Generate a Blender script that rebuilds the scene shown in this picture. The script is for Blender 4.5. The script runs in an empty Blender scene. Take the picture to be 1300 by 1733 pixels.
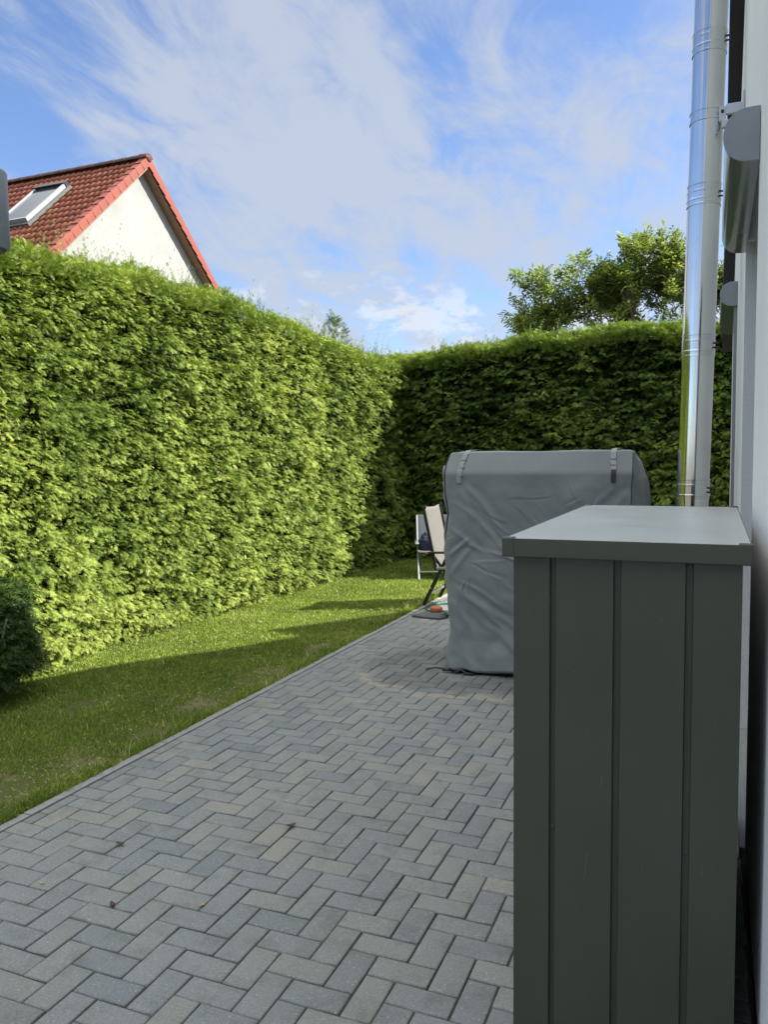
import bpy, math, random
import numpy as np
from mathutils import Vector, Matrix
random.seed(7); RNG = np.random.default_rng(11)
C = bpy.data.collections.new('garden'); bpy.context.scene.collection.children.link(C)
S = bpy.context.scene
R = math.radians

# ------------------------------------------------------------ camera
F, PIT, YAW, ROL, EYE = 1355.56, 0.06921, 0.39330, -0.010466, 1.6406
def camvec(x, y, z):
    c, s = math.cos(ROL), math.sin(ROL); x, y = c*x - s*y, s*x + c*y
    fw, up = -z, y
    c, s = math.cos(PIT), math.sin(PIT); Y = fw*c + up*s; Z = -fw*s + up*c; X = x
    c, s = math.cos(YAW), math.sin(YAW)
    return Vector((X*c - Y*s, X*s + Y*c, Z))
cd = bpy.data.cameras.new('camera'); cam = bpy.data.objects.new('camera', cd); C.objects.link(cam)
m = Matrix((camvec(1,0,0), camvec(0,1,0), camvec(0,0,1))).transposed().to_4x4()
m.translation = Vector((0, 0, EYE)); cam.matrix_world = m
cd.sensor_fit = 'HORIZONTAL'; cd.sensor_width = 36; cd.lens = 36*F/1300
cd.clip_start = 0.02; cd.clip_end = 600
S.camera = cam

# ------------------------------------------------------------ light
SUN = Vector((1.13, 0.60, 1.0)).normalized()
EXPOSURE = 1.25
S.view_settings.view_transform = 'Standard'; S.view_settings.look = 'None'
S.view_settings.exposure = EXPOSURE; S.view_settings.gamma = 1
sl = bpy.data.lights.new('sun', 'SUN'); sl.energy = 5.0; sl.angle = R(0.53); sl.color = (1.0, 0.94, 0.85)
so = bpy.data.objects.new('sun', sl); C.objects.link(so)
so.rotation_euler = SUN.to_track_quat('Z', 'Y').to_euler()

W = bpy.data.worlds.new('World'); S.world = W; W.use_nodes = True
nt = W.node_tree; nt.nodes.clear()
def N(tree, typ, **kw):
    n = tree.nodes.new(typ)
    for k, v in kw.items():
        if k == 'inp':
            for kk, vv in v.items(): n.inputs[kk].default_value = vv
        else: setattr(n, k, v)
    return n
def world():
    L = nt.links.new
    out = N(nt, 'ShaderNodeOutputWorld'); bg = N(nt, 'ShaderNodeBackground'); bg.inputs[1].default_value = 0.115
    sky = N(nt, 'ShaderNodeTexSky', sky_type='NISHITA', sun_disc=False)
    sky.sun_elevation = math.asin(SUN.z); sky.sun_rotation = math.atan2(SUN.x, SUN.y)
    sky.air_density = 1.0; sky.dust_density = 0.6; sky.ozone_density = 2.0
    tc = N(nt, 'ShaderNodeTexCoord'); sp = N(nt, 'ShaderNodeSeparateXYZ'); L(tc.outputs['Generated'], sp.inputs[0])
    def M(op, a, b=None, c=None, clamp=False):
        n = N(nt, 'ShaderNodeMath', operation=op, use_clamp=clamp)
        for i, v in enumerate((a, b, c)):
            if v is None: continue
            if isinstance(v, (int, float)): n.inputs[i].default_value = v
            else: L(v, n.inputs[i])
        return n.outputs[0]
    def cloudplane(k):
        zz = M('ADD', M('MAXIMUM', sp.outputs[2], 0.0), k)
        cx = N(nt, 'ShaderNodeCombineXYZ'); L(M('DIVIDE', sp.outputs[0], zz), cx.inputs[0]); L(M('DIVIDE', sp.outputs[1], zz), cx.inputs[1])
        return cx.outputs[0]
    pl = cloudplane(0.22)
    def noise(vec, scale, detail, rough, dist, rot=0, sc=(1,1,1), off=(0,0,0)):
        mp = N(nt, 'ShaderNodeMapping'); L(vec, mp.inputs[0]); mp.inputs['Rotation'].default_value = (0,0,rot); mp.inputs['Scale'].default_value = sc; mp.inputs['Location'].default_value = off
        n = N(nt, 'ShaderNodeTexNoise'); L(mp.outputs[0], n.inputs['Vector'])
        n.inputs['Scale'].default_value = scale; n.inputs['Detail'].default_value = detail; n.inputs['Roughness'].default_value = rough; n.inputs['Distortion'].default_value = dist
        return n.outputs['Fac']
    def ramp(v, a, b, lo=0.0, hi=1.0):
        n = N(nt, 'ShaderNodeMapRange', interpolation_type='SMOOTHSTEP'); L(v, n.inputs[0])
        for i, q in zip((1,2,3,4), (a, b, lo, hi)): n.inputs[i].default_value = q
        return n.outputs[0]
    # broad veil of high cloud, streaked
    big = noise(pl, 0.95, 3, 0.5, 0.6, rot=0.5, sc=(1.0, 0.55, 1), off=(2.3, 0.4, 0))
    fine = noise(pl, 2.6, 9, 0.62, 0.9, rot=0.5, sc=(1.5, 0.5, 1), off=(0.7, 3.1, 0))
    wis = noise(pl, 5.0, 9, 0.64, 0.9, rot=0.25, sc=(1.15, 0.8, 1), off=(5.0, 1.0, 0))
    a = M('ADD', M('MULTIPLY', big, 0.9), M('MULTIPLY', fine, 0.62))
    a = M('ADD', a, M('MULTIPLY', wis, 0.50))
    # denser towards the middle of the gap between the hedge and the house
    dot = N(nt, 'ShaderNodeVectorMath', operation='DOT_PRODUCT'); L(tc.outputs['Generated'], dot.inputs[0]); dot.inputs[1].default_value = Vector((-0.30, 0.90, 0.28)).normalized()
    cen = ramp(dot.outputs['Value'], 0.86, 0.99)
    a = M('ADD', a, M('MULTIPLY', cen, 0.17))
    low = ramp(sp.outputs[2], 0.30, 0.02)
    a = M('ADD', a, M('MULTIPLY', low, 0.05))
    mask = ramp(a, 0.94, 1.22)
    # small bright cumulus low over the far hedge
    cum = noise(tc.outputs['Generated'], 11, 7, 0.6, 0.2, off=(1.0, 0.3, 0.2), sc=(1, 1, 1.9))
    band = M('MULTIPLY', ramp(sp.outputs[2], 0.10, 0.15), ramp(sp.outputs[2], 0.25, 0.17))
    cmask = M('MULTIPLY', ramp(cum, 0.50, 0.60), band)
    veil = N(nt, 'ShaderNodeRGB'); veil.outputs[0].default_value = (2.15, 2.36, 2.75, 1)
    white = N(nt, 'ShaderNodeRGB'); white.outputs[0].default_value = (3.3, 3.4, 3.6, 1)
    m1 = N(nt, 'ShaderNodeMixRGB'); L(M('MULTIPLY', mask, 0.86), m1.inputs[0]); dk = N(nt, 'ShaderNodeMixRGB', blend_type='MULTIPLY'); dk.inputs[0].default_value = 1; dk.inputs[2].default_value = (.62, .67, .80, 1); L(sky.outputs[0], dk.inputs[1]); L(dk.outputs[0], m1.inputs[1]); L(veil.outputs[0], m1.inputs[2])
    m2 = N(nt, 'ShaderNodeMixRGB'); L(M('MULTIPLY', cmask, 0.6), m2.inputs[0]); L(m1.outputs[0], m2.inputs[1]); L(white.outputs[0], m2.inputs[2])
    # unseen bright white cloud overhead, added to lift the light in the shade
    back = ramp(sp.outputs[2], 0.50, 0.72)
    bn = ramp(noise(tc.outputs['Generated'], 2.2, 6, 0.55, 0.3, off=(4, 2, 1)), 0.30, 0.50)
    fill_cloud = N(nt, 'ShaderNodeRGB'); fill_cloud.outputs[0].default_value = (8.9, 8.9, 8.7, 1)
    m3 = N(nt, 'ShaderNodeMixRGB'); L(M('MULTIPLY', back, bn), m3.inputs[0]); L(m2.outputs[0], m3.inputs[1]); L(fill_cloud.outputs[0], m3.inputs[2])
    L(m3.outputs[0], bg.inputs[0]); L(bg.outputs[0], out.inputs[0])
world()

# ------------------------------------------------------------ helpers
def tag(o, label=None, cat=None, group=None, kind=None):
    if label: o['label'] = label
    if cat: o['category'] = cat
    if group: o['group'] = group
    if kind: o['kind'] = kind
    return o
def empty(name, loc, label, cat, group=None):
    o = bpy.data.objects.new(name, None); C.objects.link(o); o.location = loc; o.empty_display_size = .1
    return tag(o, label, cat, group)
def link(name, me, mat, parent=None, smooth=False):
    o = bpy.data.objects.new(name, me); C.objects.link(o)
    if mat: me.materials.append(mat)
    if parent is not None:
        o.parent = parent; o.matrix_parent_inverse = Matrix.Translation(parent.location).inverted() if parent.parent is None and parent.type == 'EMPTY' else Matrix()
    if smooth: me.polygons.foreach_set('use_smooth', [True]*len(me.polygons))
    return o
def npmesh(name, V, Fc, attrs=None):
    """V (n,3); Fc (m,k) constant-size faces"""
    me = bpy.data.meshes.new(name); V = np.asarray(V, np.float32); Fc = np.asarray(Fc, np.int32)
    k = Fc.shape[1]
    me.vertices.add(len(V)); me.vertices.foreach_set('co', V.ravel())
    me.loops.add(Fc.size); me.loops.foreach_set('vertex_index', Fc.ravel())
    me.polygons.add(len(Fc)); me.polygons.foreach_set('loop_start', np.arange(0, Fc.size, k, dtype=np.int32))
    me.polygons.foreach_set('loop_total', np.full(len(Fc), k, np.int32))
    for an, (dom, dat) in (attrs or {}).items():
        a = me.attributes.new(an, 'FLOAT', dom); a.data.foreach_set('value', np.asarray(dat, np.float32))
    me.update(calc_edges=True); return me
class MB:
    def __init__(s): s.v = []; s.f = []
    def add(s, vs, fs):
        b = len(s.v); s.v += [tuple(map(float, v)) for v in vs]; s.f += [tuple(i+b for i in f) for f in fs]; return s
    def box(s, x0, x1, y0, y1, z0, z1, M=None):
        vs = [Vector((x, y, z)) for z in (z0, z1) for y in (y0, y1) for x in (x0, x1)]
        if M: vs = [M @ v for v in vs]
        return s.add(vs, [(0,2,3,1), (4,5,7,6), (0,1,5,4), (2,6,7,3), (0,4,6,2), (1,3,7,5)])
    def bar(s, a, b, w, t, up=(0,0,1)):
        a = Vector(a); b = Vector(b); d = (b-a).normalized(); u = Vector(up)
        sx = d.cross(u)
        if sx.length < 1e-4: sx = d.cross(Vector((1,0,0)))
        sx.normalize(); sy = sx.cross(d).normalized()
        vs = [p + sx*(i*w/2) + sy*(j*t/2) for p in (a, b) for i, j in ((-1,-1),(1,-1),(1,1),(-1,1))]
        return s.add(vs, [(3,2,1,0), (4,5,6,7), (0,1,5,4), (1,2,6,5), (2,3,7,6), (3,0,4,7)])
    def tube(s, pts, r, n=10, cap=True):
        pts = [Vector(p) for p in pts]; rs = r if isinstance(r, (list, tuple)) else [r]*len(pts)
        base = len(s.v); ref = None
        for i, p in enumerate(pts):
            d = (pts[min(i+1, len(pts)-1)] - pts[max(i-1, 0)]).normalized()
            if ref is None: ref = d.orthogonal().normalized()
            ref = (ref - d*ref.dot(d)).normalized(); b = d.cross(ref)
            for k in range(n):
                a = 2*math.pi*k/n; s.v.append(tuple(p + (ref*math.cos(a) + b*math.sin(a))*rs[i]))
        for i in range(len(pts)-1):
            for k in range(n):
                k2 = (k+1) % n; s.f.append((base+i*n+k, base+i*n+k2, base+(i+1)*n+k2, base+(i+1)*n+k))
        if cap:
            s.f.append(tuple(base+k for k in range(n))[::-1]); s.f.append(tuple(base+(len(pts)-1)*n+k for k in range(n)))
        return s
    def build(s, name, mat, parent=None, smooth=False, bevel=0, seg=2, auto=None):
        me = bpy.data.meshes.new(name); me.from_pydata(s.v, [], s.f); me.update()
        o = link(name, me, mat, parent, smooth)
        if bevel:
            b = o.modifiers.new('b', 'BEVEL'); b.width = bevel; b.segments = seg; b.limit_method = 'ANGLE'; b.angle_limit = R(35)
            me.polygons.foreach_set('use_smooth', [True]*len(me.polygons))
            w = o.modifiers.new('w', 'WEIGHTED_NORMAL')
        if auto:
            me.polygons.foreach_set('use_smooth', [True]*len(me.polygons))
            try: me.set_sharp_from_angle(angle=R(auto))
            except Exception: pass
        return o

def mat(name, col=(.5,.5,.5), rough=.6, metal=0, spec=.5):
    m = bpy.data.materials.new(name); m.use_nodes = True
    b = m.node_tree.nodes['Principled BSDF']
    b.inputs['Base Color'].default_value = (*col, 1); b.inputs['Roughness'].default_value = rough; b.inputs['Metallic'].default_value = metal
    b.inputs['Specular IOR Level'].default_value = spec
    return m, m.node_tree, b
def nz(t, scale, detail=4, rough=.55, vec=None, dist=0, sc=None):
    n = N(t, 'ShaderNodeTexNoise'); n.inputs['Scale'].default_value = scale; n.inputs['Detail'].default_value = detail; n.inputs['Roughness'].default_value = rough; n.inputs['Distortion'].default_value = dist
    if vec is None: vec = N(t, 'ShaderNodeTexCoord').outputs['Object']
    if sc:
        mp = N(t, 'ShaderNodeMapping'); mp.inputs['Scale'].default_value = sc; t.links.new(vec, mp.inputs[0]); vec = mp.outputs[0]
    t.links.new(vec, n.inputs['Vector']); return n.outputs['Fac']
def rampc(t, fac, stops):
    n = N(t, 'ShaderNodeValToRGB'); t.links.new(fac, n.inputs[0]); e = n.color_ramp.elements
    while len(e) < len(stops): e.new(.5)
    for i, (p, c) in enumerate(stops): e[i].position = p; e[i].color = (*c, 1) if len(c) == 3 else c
    return n.outputs[0]
def rampf(t, fac, a, b, lo=0., hi=1.):
    n = N(t, 'ShaderNodeMapRange'); t.links.new(fac, n.inputs[0])
    for i, q in zip((1,2,3,4), (a, b, lo, hi)): n.inputs[i].default_value = q
    return n.outputs[0]
def mixc(t, fac, a, b, mode='MIX'):
    n = N(t, 'ShaderNodeMixRGB', blend_type=mode)
    for i, v in enumerate((fac, a, b)):
        if isinstance(v, (int, float)): n.inputs[i].default_value = v
        elif isinstance(v, tuple): n.inputs[i].default_value = (*v, 1)
        else: t.links.new(v, n.inputs[i])
    return n.outputs[0]
def mth(t, op, a, b):
    n = N(t, 'ShaderNodeMath', operation=op)
    for i, v in enumerate((a, b)):
        if isinstance(v, (int, float)): n.inputs[i].default_value = v
        else: t.links.new(v, n.inputs[i])
    return n.outputs[0]
def bump(t, b, h, strength=.3, dist=.01):
    n = N(t, 'ShaderNodeBump'); n.inputs['Strength'].default_value = strength; n.inputs['Distance'].default_value = dist
    t.links.new(h, n.inputs['Height']); t.links.new(n.outputs[0], b.inputs['Normal'])
def attr(t, name): return N(t, 'ShaderNodeAttribute', attribute_name=name).outputs['Fac']
def noisy(name, c1, c2, scale, rough=.6, bscale=None, bst=.2, metal=0, bd=.005, spec=.5, rr=None):
    m, t, b = mat(name, c1, rough, metal, spec)
    t.links.new(mixc(t, rampf(t, nz(t, scale, 5, .6), .35, .65), c1, c2), b.inputs['Base Color'])
    if bscale: bump(t, b, nz(t, bscale, 4, .6), bst, bd)
    if rr: t.links.new(rampf(t, nz(t, scale*1.7, 4), .3, .7, rr[0], rr[1]), b.inputs['Roughness'])
    return m
# --- foliage
def foliage(name, stops, trans=.3, rough=.5, hue=None, pscale=1.3):
    m, t, b = mat(name, (.1,.2,.03), rough, 0, .22)
    geo = N(t, 'ShaderNodeNewGeometry').outputs['Position']
    v = mth(t, 'ADD', mth(t, 'MULTIPLY', attr(t, 'var'), .75), mth(t, 'MULTIPLY', rampf(t, nz(t, pscale, 3, .5, vec=geo), .3, .7), .25))
    col = rampc(t, v, stops); t.links.new(col, b.inputs['Base Color'])
    tr = N(t, 'ShaderNodeBsdfTranslucent'); 
    tc = mixc(t, 1.0, col, (1.4, 1.4, .7), 'MULTIPLY'); t.links.new(tc, tr.inputs[0])
    mx = N(t, 'ShaderNodeMixShader'); mx.inputs[0].default_value = trans
    out = t.nodes['Material Output']; t.links.new(b.outputs[0], mx.inputs[1]); t.links.new(tr.outputs[0], mx.inputs[2]); t.links.new(mx.outputs[0], out.inputs[0])
    return m
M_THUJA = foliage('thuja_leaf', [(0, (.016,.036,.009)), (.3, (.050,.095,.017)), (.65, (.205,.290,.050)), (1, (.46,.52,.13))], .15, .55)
M_GRASS = foliage('grass_blade', [(0, (.075,.125,.025)), (.5, (.20,.28,.050)), (.85, (.40,.46,.10)), (1, (.50,.45,.24))], .3, .55, pscale=2.2)
M_WALNUT = foliage('walnut_leaf', [(0, (.06,.095,.035)), (.5, (.14,.195,.06)), (1, (.32,.36,.13))], .5, .4)
M_HULL = noisy('hedge_gap_shade', (.006,.010,.004), (.011,.015,.006), 9, 1.0, spec=.05)  # solid hull tinted near black, shade of the hedge gaps put into colour
M_BARK = noisy('bark', (.10,.085,.065), (.17,.15,.12), 14, .9, 30, .5)
# --- others
def paver_mat():
    m, t, b = mat('concrete_paver', (.2,.2,.2), .85, 0, .3)
    co = N(t, 'ShaderNodeTexCoord').outputs['Object']
    var = attr(t, 'var')
    base = rampc(t, var, [(0, (.215,.240,.258)), (.35, (.262,.283,.288)), (.7, (.300,.312,.300)), (.92, (.325,.322,.285)), (1, (.345,.335,.312))])
    base = mixc(t, rampf(t, nz(t, 1.1, 4, .6, co), .35, .7), base, mixc(t, .5, base, (.25,.26,.225)))
    fine = nz(t, 130, 5, .75, co); base = mixc(t, rampf(t, fine, .35, .65, 0, .75), base, mixc(t, 1.0, base, (.55,.55,.55), 'MULTIPLY'))
    sp = N(t, 'ShaderNodeTexVoronoi'); sp.inputs['Scale'].default_value = 48; t.links.new(co, sp.inputs['Vector'])
    base = mixc(t, rampf(t, sp.outputs['Distance'], .16, .10, 0, .8), base, (.38,.39,.38))
    base = mixc(t, rampf(t, nz(t, 7, 6, .7, co), .50, .72, 0, .7), base, mixc(t, 1.0, base, (.62,.63,.62), 'MULTIPLY'))
    # dirt and lime streaks washed out in front of the cover
    sx = N(t, 'ShaderNodeSeparateXYZ'); t.links.new(co, sx.inputs[0])
    wob = mth(t, 'MULTIPLY', mth(t, 'SUBTRACT', nz(t, 5, 5, .65, co), .5), .38)
    # arc centred at (-1.60, 6.0): lime line
    dx = mth(t, 'MULTIPLY', mth(t, 'ADD', sx.outputs[0], 1.75), .85); dy = mth(t, 'SUBTRACT', sx.outputs[1], 5.85)
    r = mth(t, 'SQRT', mth(t, 'ADD', mth(t, 'MULTIPLY', dx, dx), mth(t, 'MULTIPLY', dy, dy)), 0.)
    r = mth(t, 'ADD', r, wob)
    ln = mth(t, 'ABSOLUTE', mth(t, 'SUBTRACT', r, .74), 0.)
    lime = mth(t, 'MULTIPLY', rampf(t, ln, .07, .0, 0, 1), rampf(t, dy, -.25, -.55, 0, 1))
    lime = mth(t, 'MULTIPLY', lime, rampf(t, nz(t, 9, 5, .7, co), .34, .6, 0, .75))
    base = mixc(t, lime, base, (.42,.37,.26))
    wet = mth(t, 'MULTIPLY', rampf(t, r, .74, .60, 0, 1), rampf(t, nz(t, 3.2, 4, .6, co), .30, .58, .15, .6))
    base = mixc(t, wet, base, mixc(t, 1.0, base, (.50,.50,.54), 'MULTIPLY'))
    t.links.new(base, b.inputs['Base Color'])
    bump(t, b, mth(t, 'ADD', fine, mth(t, 'MULTIPLY', nz(t, 30, 4, .6, co), .8)), .6, .005)
    return m
M_PAVER = paver_mat()
M_JOINT = noisy('joint_sand', (.020,.020,.018), (.085,.080,.055), 3.5, .95, 90, .4)
M_KERB = noisy('kerb_concrete', (.23,.24,.235), (.29,.295,.285), 25, .85, 120, .3)
M_SOIL = noisy('soil', (.055,.045,.028), (.10,.085,.05), 6, .95, 40, .8)
def lawn_mat():
    m, t, b = mat('lawn_soil', (.06,.09,.02), .95, 0, .2)
    co = N(t, 'ShaderNodeTexCoord').outputs['Object']
    c = mixc(t, rampf(t, nz(t, 60, 5, .7, co), .35, .65), (.065,.075,.024), (.12,.135,.04))
    c = mixc(t, rampf(t, nz(t, 2.3, 5, .65, co), .50, .64, 0, .8), c, (.24,.19,.12))
    t.links.new(c, b.inputs['Base Color']); bump(t, b, nz(t, 80, 4, .7, co), .6, .01); return m
M_LAWN = lawn_mat()
def plaster(name, c1, c2, bs, gr=45):
    m, t, b = mat(name, c1, .9, 0, .2)
    co = N(t, 'ShaderNodeTexCoord').outputs['Object']
    c = mixc(t, rampf(t, nz(t, 1.6, 5, .6, co), .35, .7), c1, c2)
    c = mixc(t, rampf(t, nz(t, 6, 6, .65, co, sc=(1, 1, .35)), .55, .8, 0, .25), c, mixc(t, 1., c, (.84,.84,.82), 'MULTIPLY'))
    t.links.new(c, b.inputs['Base Color'])
    v = N(t, 'ShaderNodeTexVoronoi'); v.inputs['Scale'].default_value = gr*3; t.links.new(co, v.inputs['Vector'])
    bump(t, b, mth(t, 'ADD', nz(t, gr, 4, .6, co), mth(t, 'MULTIPLY', v.outputs['Distance'], .7)), bs, .006)
    return m
M_WALL = plaster('white_render', (.78,.78,.76), (.72,.73,.71), .55, 60)
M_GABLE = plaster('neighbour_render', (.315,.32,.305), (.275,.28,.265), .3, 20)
M_STEEL = noisy('polished_steel', (.72,.72,.70), (.66,.66,.65), 3, .07, None, 0, 1.0, rr=(.07,.16))
M_STEELB = noisy('steel_band', (.70,.70,.69), (.62,.62,.62), 3, .12, None, 0, 1.0)
M_ALU = noisy('grey_aluminium', (.22,.24,.26), (.25,.27,.29), 6, .42, None, 0, .0, rr=(.36,.48))
M_ALUG = noisy('glossy_grey_coating', (.20,.22,.235), (.225,.24,.25), 6, .16, None, 0, .35, rr=(.12,.2))
M_BLACK = noisy('black_coating', (.010,.010,.011), (.016,.015,.015), 6, .4)
M_FRAME = noisy('window_frame', (.30,.31,.33), (.33,.34,.36), 6, .4)
def glass_mat():
    m, t, b = mat('window_glass', (.02,.025,.03), .03, 0, .8); return m
M_GLASS = glass_mat()
def boxmetal():
    m, t, b = mat('painted_sheet_metal', (.075,.085,.078), .42, 0, .45)
    co = N(t, 'ShaderNodeTexCoord').outputs['Object']
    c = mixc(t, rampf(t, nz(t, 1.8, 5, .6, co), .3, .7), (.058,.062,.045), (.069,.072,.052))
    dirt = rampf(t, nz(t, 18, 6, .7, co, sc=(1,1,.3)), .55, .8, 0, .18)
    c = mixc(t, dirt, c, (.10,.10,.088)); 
    spk = N(t, 'ShaderNodeTexVoronoi'); spk.inputs['Scale'].default_value = 26; t.links.new(co, spk.inputs['Vector'])
    c = mixc(t, rampf(t, spk.outputs['Distance'], .035, .02, 0, .35), c, (.20,.20,.18))
    t.links.new(c, b.inputs['Base Color'])
    t.links.new(rampf(t, nz(t, 5, 5, .6, co), .3, .7, .36, .52), b.inputs['Roughness'])
    bump(t, b, mth(t, 'ADD', nz(t, 260, 2, .5, co), mth(t, 'MULTIPLY', nz(t, 2.2, 2, .5, co), 2.5)), .06, .004)
    return m
M_BOX = boxmetal()
def lidmetal():
    m, t, b = mat('glare_lid_metal', (.13,.14,.135), .45, 0, .45)
    co = N(t, 'ShaderNodeTexCoord').outputs['Object']
    c = mixc(t, rampf(t, nz(t, 3, 6, .65, co), .3, .72), (.42,.44,.41), (.48,.49,.45))  # box paint made lighter, sky glare on the lid put into its colour
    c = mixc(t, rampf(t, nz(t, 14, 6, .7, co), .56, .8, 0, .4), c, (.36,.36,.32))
    t.links.new(c, b.inputs['Base Color'])
    t.links.new(rampf(t, nz(t, 4, 5, .6, co), .3, .7, .32, .5), b.inputs['Roughness'])
    bump(t, b, nz(t, 2.0, 2, .5, co), .10, .02); b.inputs['Coat Weight'].default_value = 1.0; b.inputs['Coat Roughness'].default_value = .35
    return m
M_LID = lidmetal()
def fabric():
    m, t, b = mat('cover_fabric', (.17,.19,.195), .62, 0, .35)
    co = N(t, 'ShaderNodeTexCoord').outputs['Object']
    c = mixc(t, rampf(t, nz(t, 2.2, 5, .6, co), .3, .7), (.175,.195,.20), (.215,.232,.232))
    c = mixc(t, rampf(t, nz(t, 9, 6, .7, co), .58, .8, 0, .35), c, (.24,.25,.235))
    t.links.new(c, b.inputs['Base Color'])
    w = mth(t, 'ADD', nz(t, 500, 2, .5, co), mth(t, 'MULTIPLY', nz(t, 14, 4, .6, co, dist=.8), 1.6))
    bump(t, b, w, .16, .01)
    b.inputs['Sheen Weight'].default_value = .15
    return m
M_FABRIC = fabric()
M_STRAP = noisy('strap_webbing', (.27,.285,.28), (.31,.32,.31), 60, .8, 300, .3)
M_PIPING = noisy('black_piping', (.018,.018,.022), (.03,.03,.034), 30, .7)
M_TILE_ = None
def tile_mat(name, c1, c2, c3):
    m, t, b = mat(name, c1, .75, 0, .3)
    co = N(t, 'ShaderNodeTexCoord').outputs['Object']
    c = rampc(t, attr(t, 'var'), [(0, c1), (.6, c2), (1, c3)])
    c = mixc(t, rampf(t, nz(t, 1.4, 6, .65, co), .5, .72, 0, .55), c, (.085,.05,.035))
    c = mixc(t, rampf(t, nz(t, 12, 5, .7, co), .5, .75, 0, .4), c, (.20,.13,.09))
    t.links.new(c, b.inputs['Base Color']); bump(t, b, nz(t, 25, 4, .6, co), .3, .01); return m
M_TILE = tile_mat('red_clay_tile', (.19,.055,.030), (.27,.080,.042), (.34,.13,.07))
M_VERGE = noisy('orange_red_verge_tile', (.23,.042,.019), (.19,.036,.018), 3, .7, 25, .2)
M_RIDGE = noisy('dark_ridge_tile', (.060,.035,.030), (.10,.055,.045), 3, .8, 25, .2)
M_WOOD = noisy('brown_wood', (.17,.10,.055), (.22,.14,.08), 8, .6)
M_MESH = noisy('beige_textile', (.125,.125,.115), (.115,.112,.10), 20, .8, 300, .2)
M_MESHG = noisy('grey_textile', (.20,.215,.23), (.24,.25,.265), 20, .8, 300, .2)
M_SILVER = noisy('silver_tube', (.55,.56,.57), (.50,.51,.52), 9, .3, None, 0, .8)
M_NAVY = noisy('navy_cloth', (.012,.016,.045), (.02,.026,.06), 12, .8)
M_HOSE = noisy('green_hose', (.012,.13,.075), (.018,.16,.09), 12, .4)
M_ORANGE = noisy('orange_plastic', (.48,.13,.06), (.42,.11,.055), 12, .5)
M_GREYP = noisy('grey_plastic', (.07,.075,.075), (.09,.095,.095), 12, .5)
M_DARKLEAF = noisy('dead_leaf', (.055,.025,.015), (.09,.045,.02), 30, .7)
M_TANLEAF = noisy('tan_leaf', (.38,.32,.19), (.30,.24,.13), 30, .7)

# ------------------------------------------------------------ ground
def sheet(name, x0, x1, y0, y1, z, m):
    b = MB(); b.add([(x0,y0,z),(x1,y0,z),(x1,y1,z),(x0,y1,z)], [(0,1,2,3)]); return tag(b.build(name, m), kind='structure')
sheet('ground', -260, 260, -260, 260, -0.035, M_SOIL)

PX0 = -2.905     # patio edge against the kerb
def paving():
    """herringbone pavers laid square to the house wall, each with bevelled edges"""
    P = .1022; OX, OY = -1.6172, 2.0251
    V = []; Q = []; var = []
    y1 = 11.4
    rr = random.Random(3)
    def brick(x0, x1, ya, yb):
        x0 = max(x0, PX0); x1 = min(x1, .125); ya = max(ya, -1.2); yb = min(yb, y1)
        if x1-x0 < .02 or yb-ya < .02: return
        g = .0024 + rr.random()*.0014; x0 += g; x1 -= g; ya += g; yb -= g
        bv = .0062; h = rr.gauss(0, .0011); tx = rr.gauss(0, .005); ty = rr.gauss(0, .005)
        cx, cy = (x0+x1)/2, (ya+yb)/2; a = rr.gauss(0, .004)
        base = len(V)
        rings = [(0, -.03), (0, -.0042), (bv*.45, -.0012), (bv, 0)]
        for ins, z in rings:
            for sx, sy in ((x0+ins, ya+ins), (x1-ins, ya+ins), (x1-ins, yb-ins), (x0+ins, yb-ins)):
                jx = rr.gauss(0, .0006); jy = rr.gauss(0, .0006)
                dx, dy = sx-cx+jx, sy-cy+jy
                V.append((cx+dx-a*dy, cy+dy+a*dx, z + h + dx*tx + dy*ty))
        for k in range(3):
            for e in range(4):
                e2 = (e+1) % 4; Q.append((base+4*k+e, base+4*k+e2, base+4*k+4+e2, base+4*k+4+e))
        Q.append((base+12, base+13, base+14, base+15))
        v = min(1, max(0, rr.gauss(.42, .2) + (.12 if rr.random() < .1 else 0))); var.extend([v]*13)
    i0 = int((PX0-OX)/P)-3; i1 = int((.13-OX)/P)+3; j0 = int((-1.3-OY)/P)-3; j1 = int((y1-OY)/P)+3
    for i in range(i0, i1):
        for j in range(j0, j1):
            k = (i+j) % 4; x = OX+i*P; y = OY+j*P
            if k == 0: brick(x, x+2*P, y, y+P)
            elif k == 2: brick(x, x+P, y, y+2*P)
    me = npmesh('patio_paving', V, Q, {'var': ('FACE', var)})
    return tag(link('patio_paving', me, M_PAVER), kind='structure')
paving()
sheet('patio_bedding', PX0-.002, .13, -1.3, 11.4, -.0075, M_JOINT)
kb = MB()
y = -1.3
while y < 11.3:
    kb.box(-2.958, PX0-.004, y+.002, min(y+.998, 11.4), -.2, .004+random.uniform(-.002,.002)); y += 1.0
tag(kb.build('kerb_strip', M_KERB, bevel=.005), kind='structure')

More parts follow.
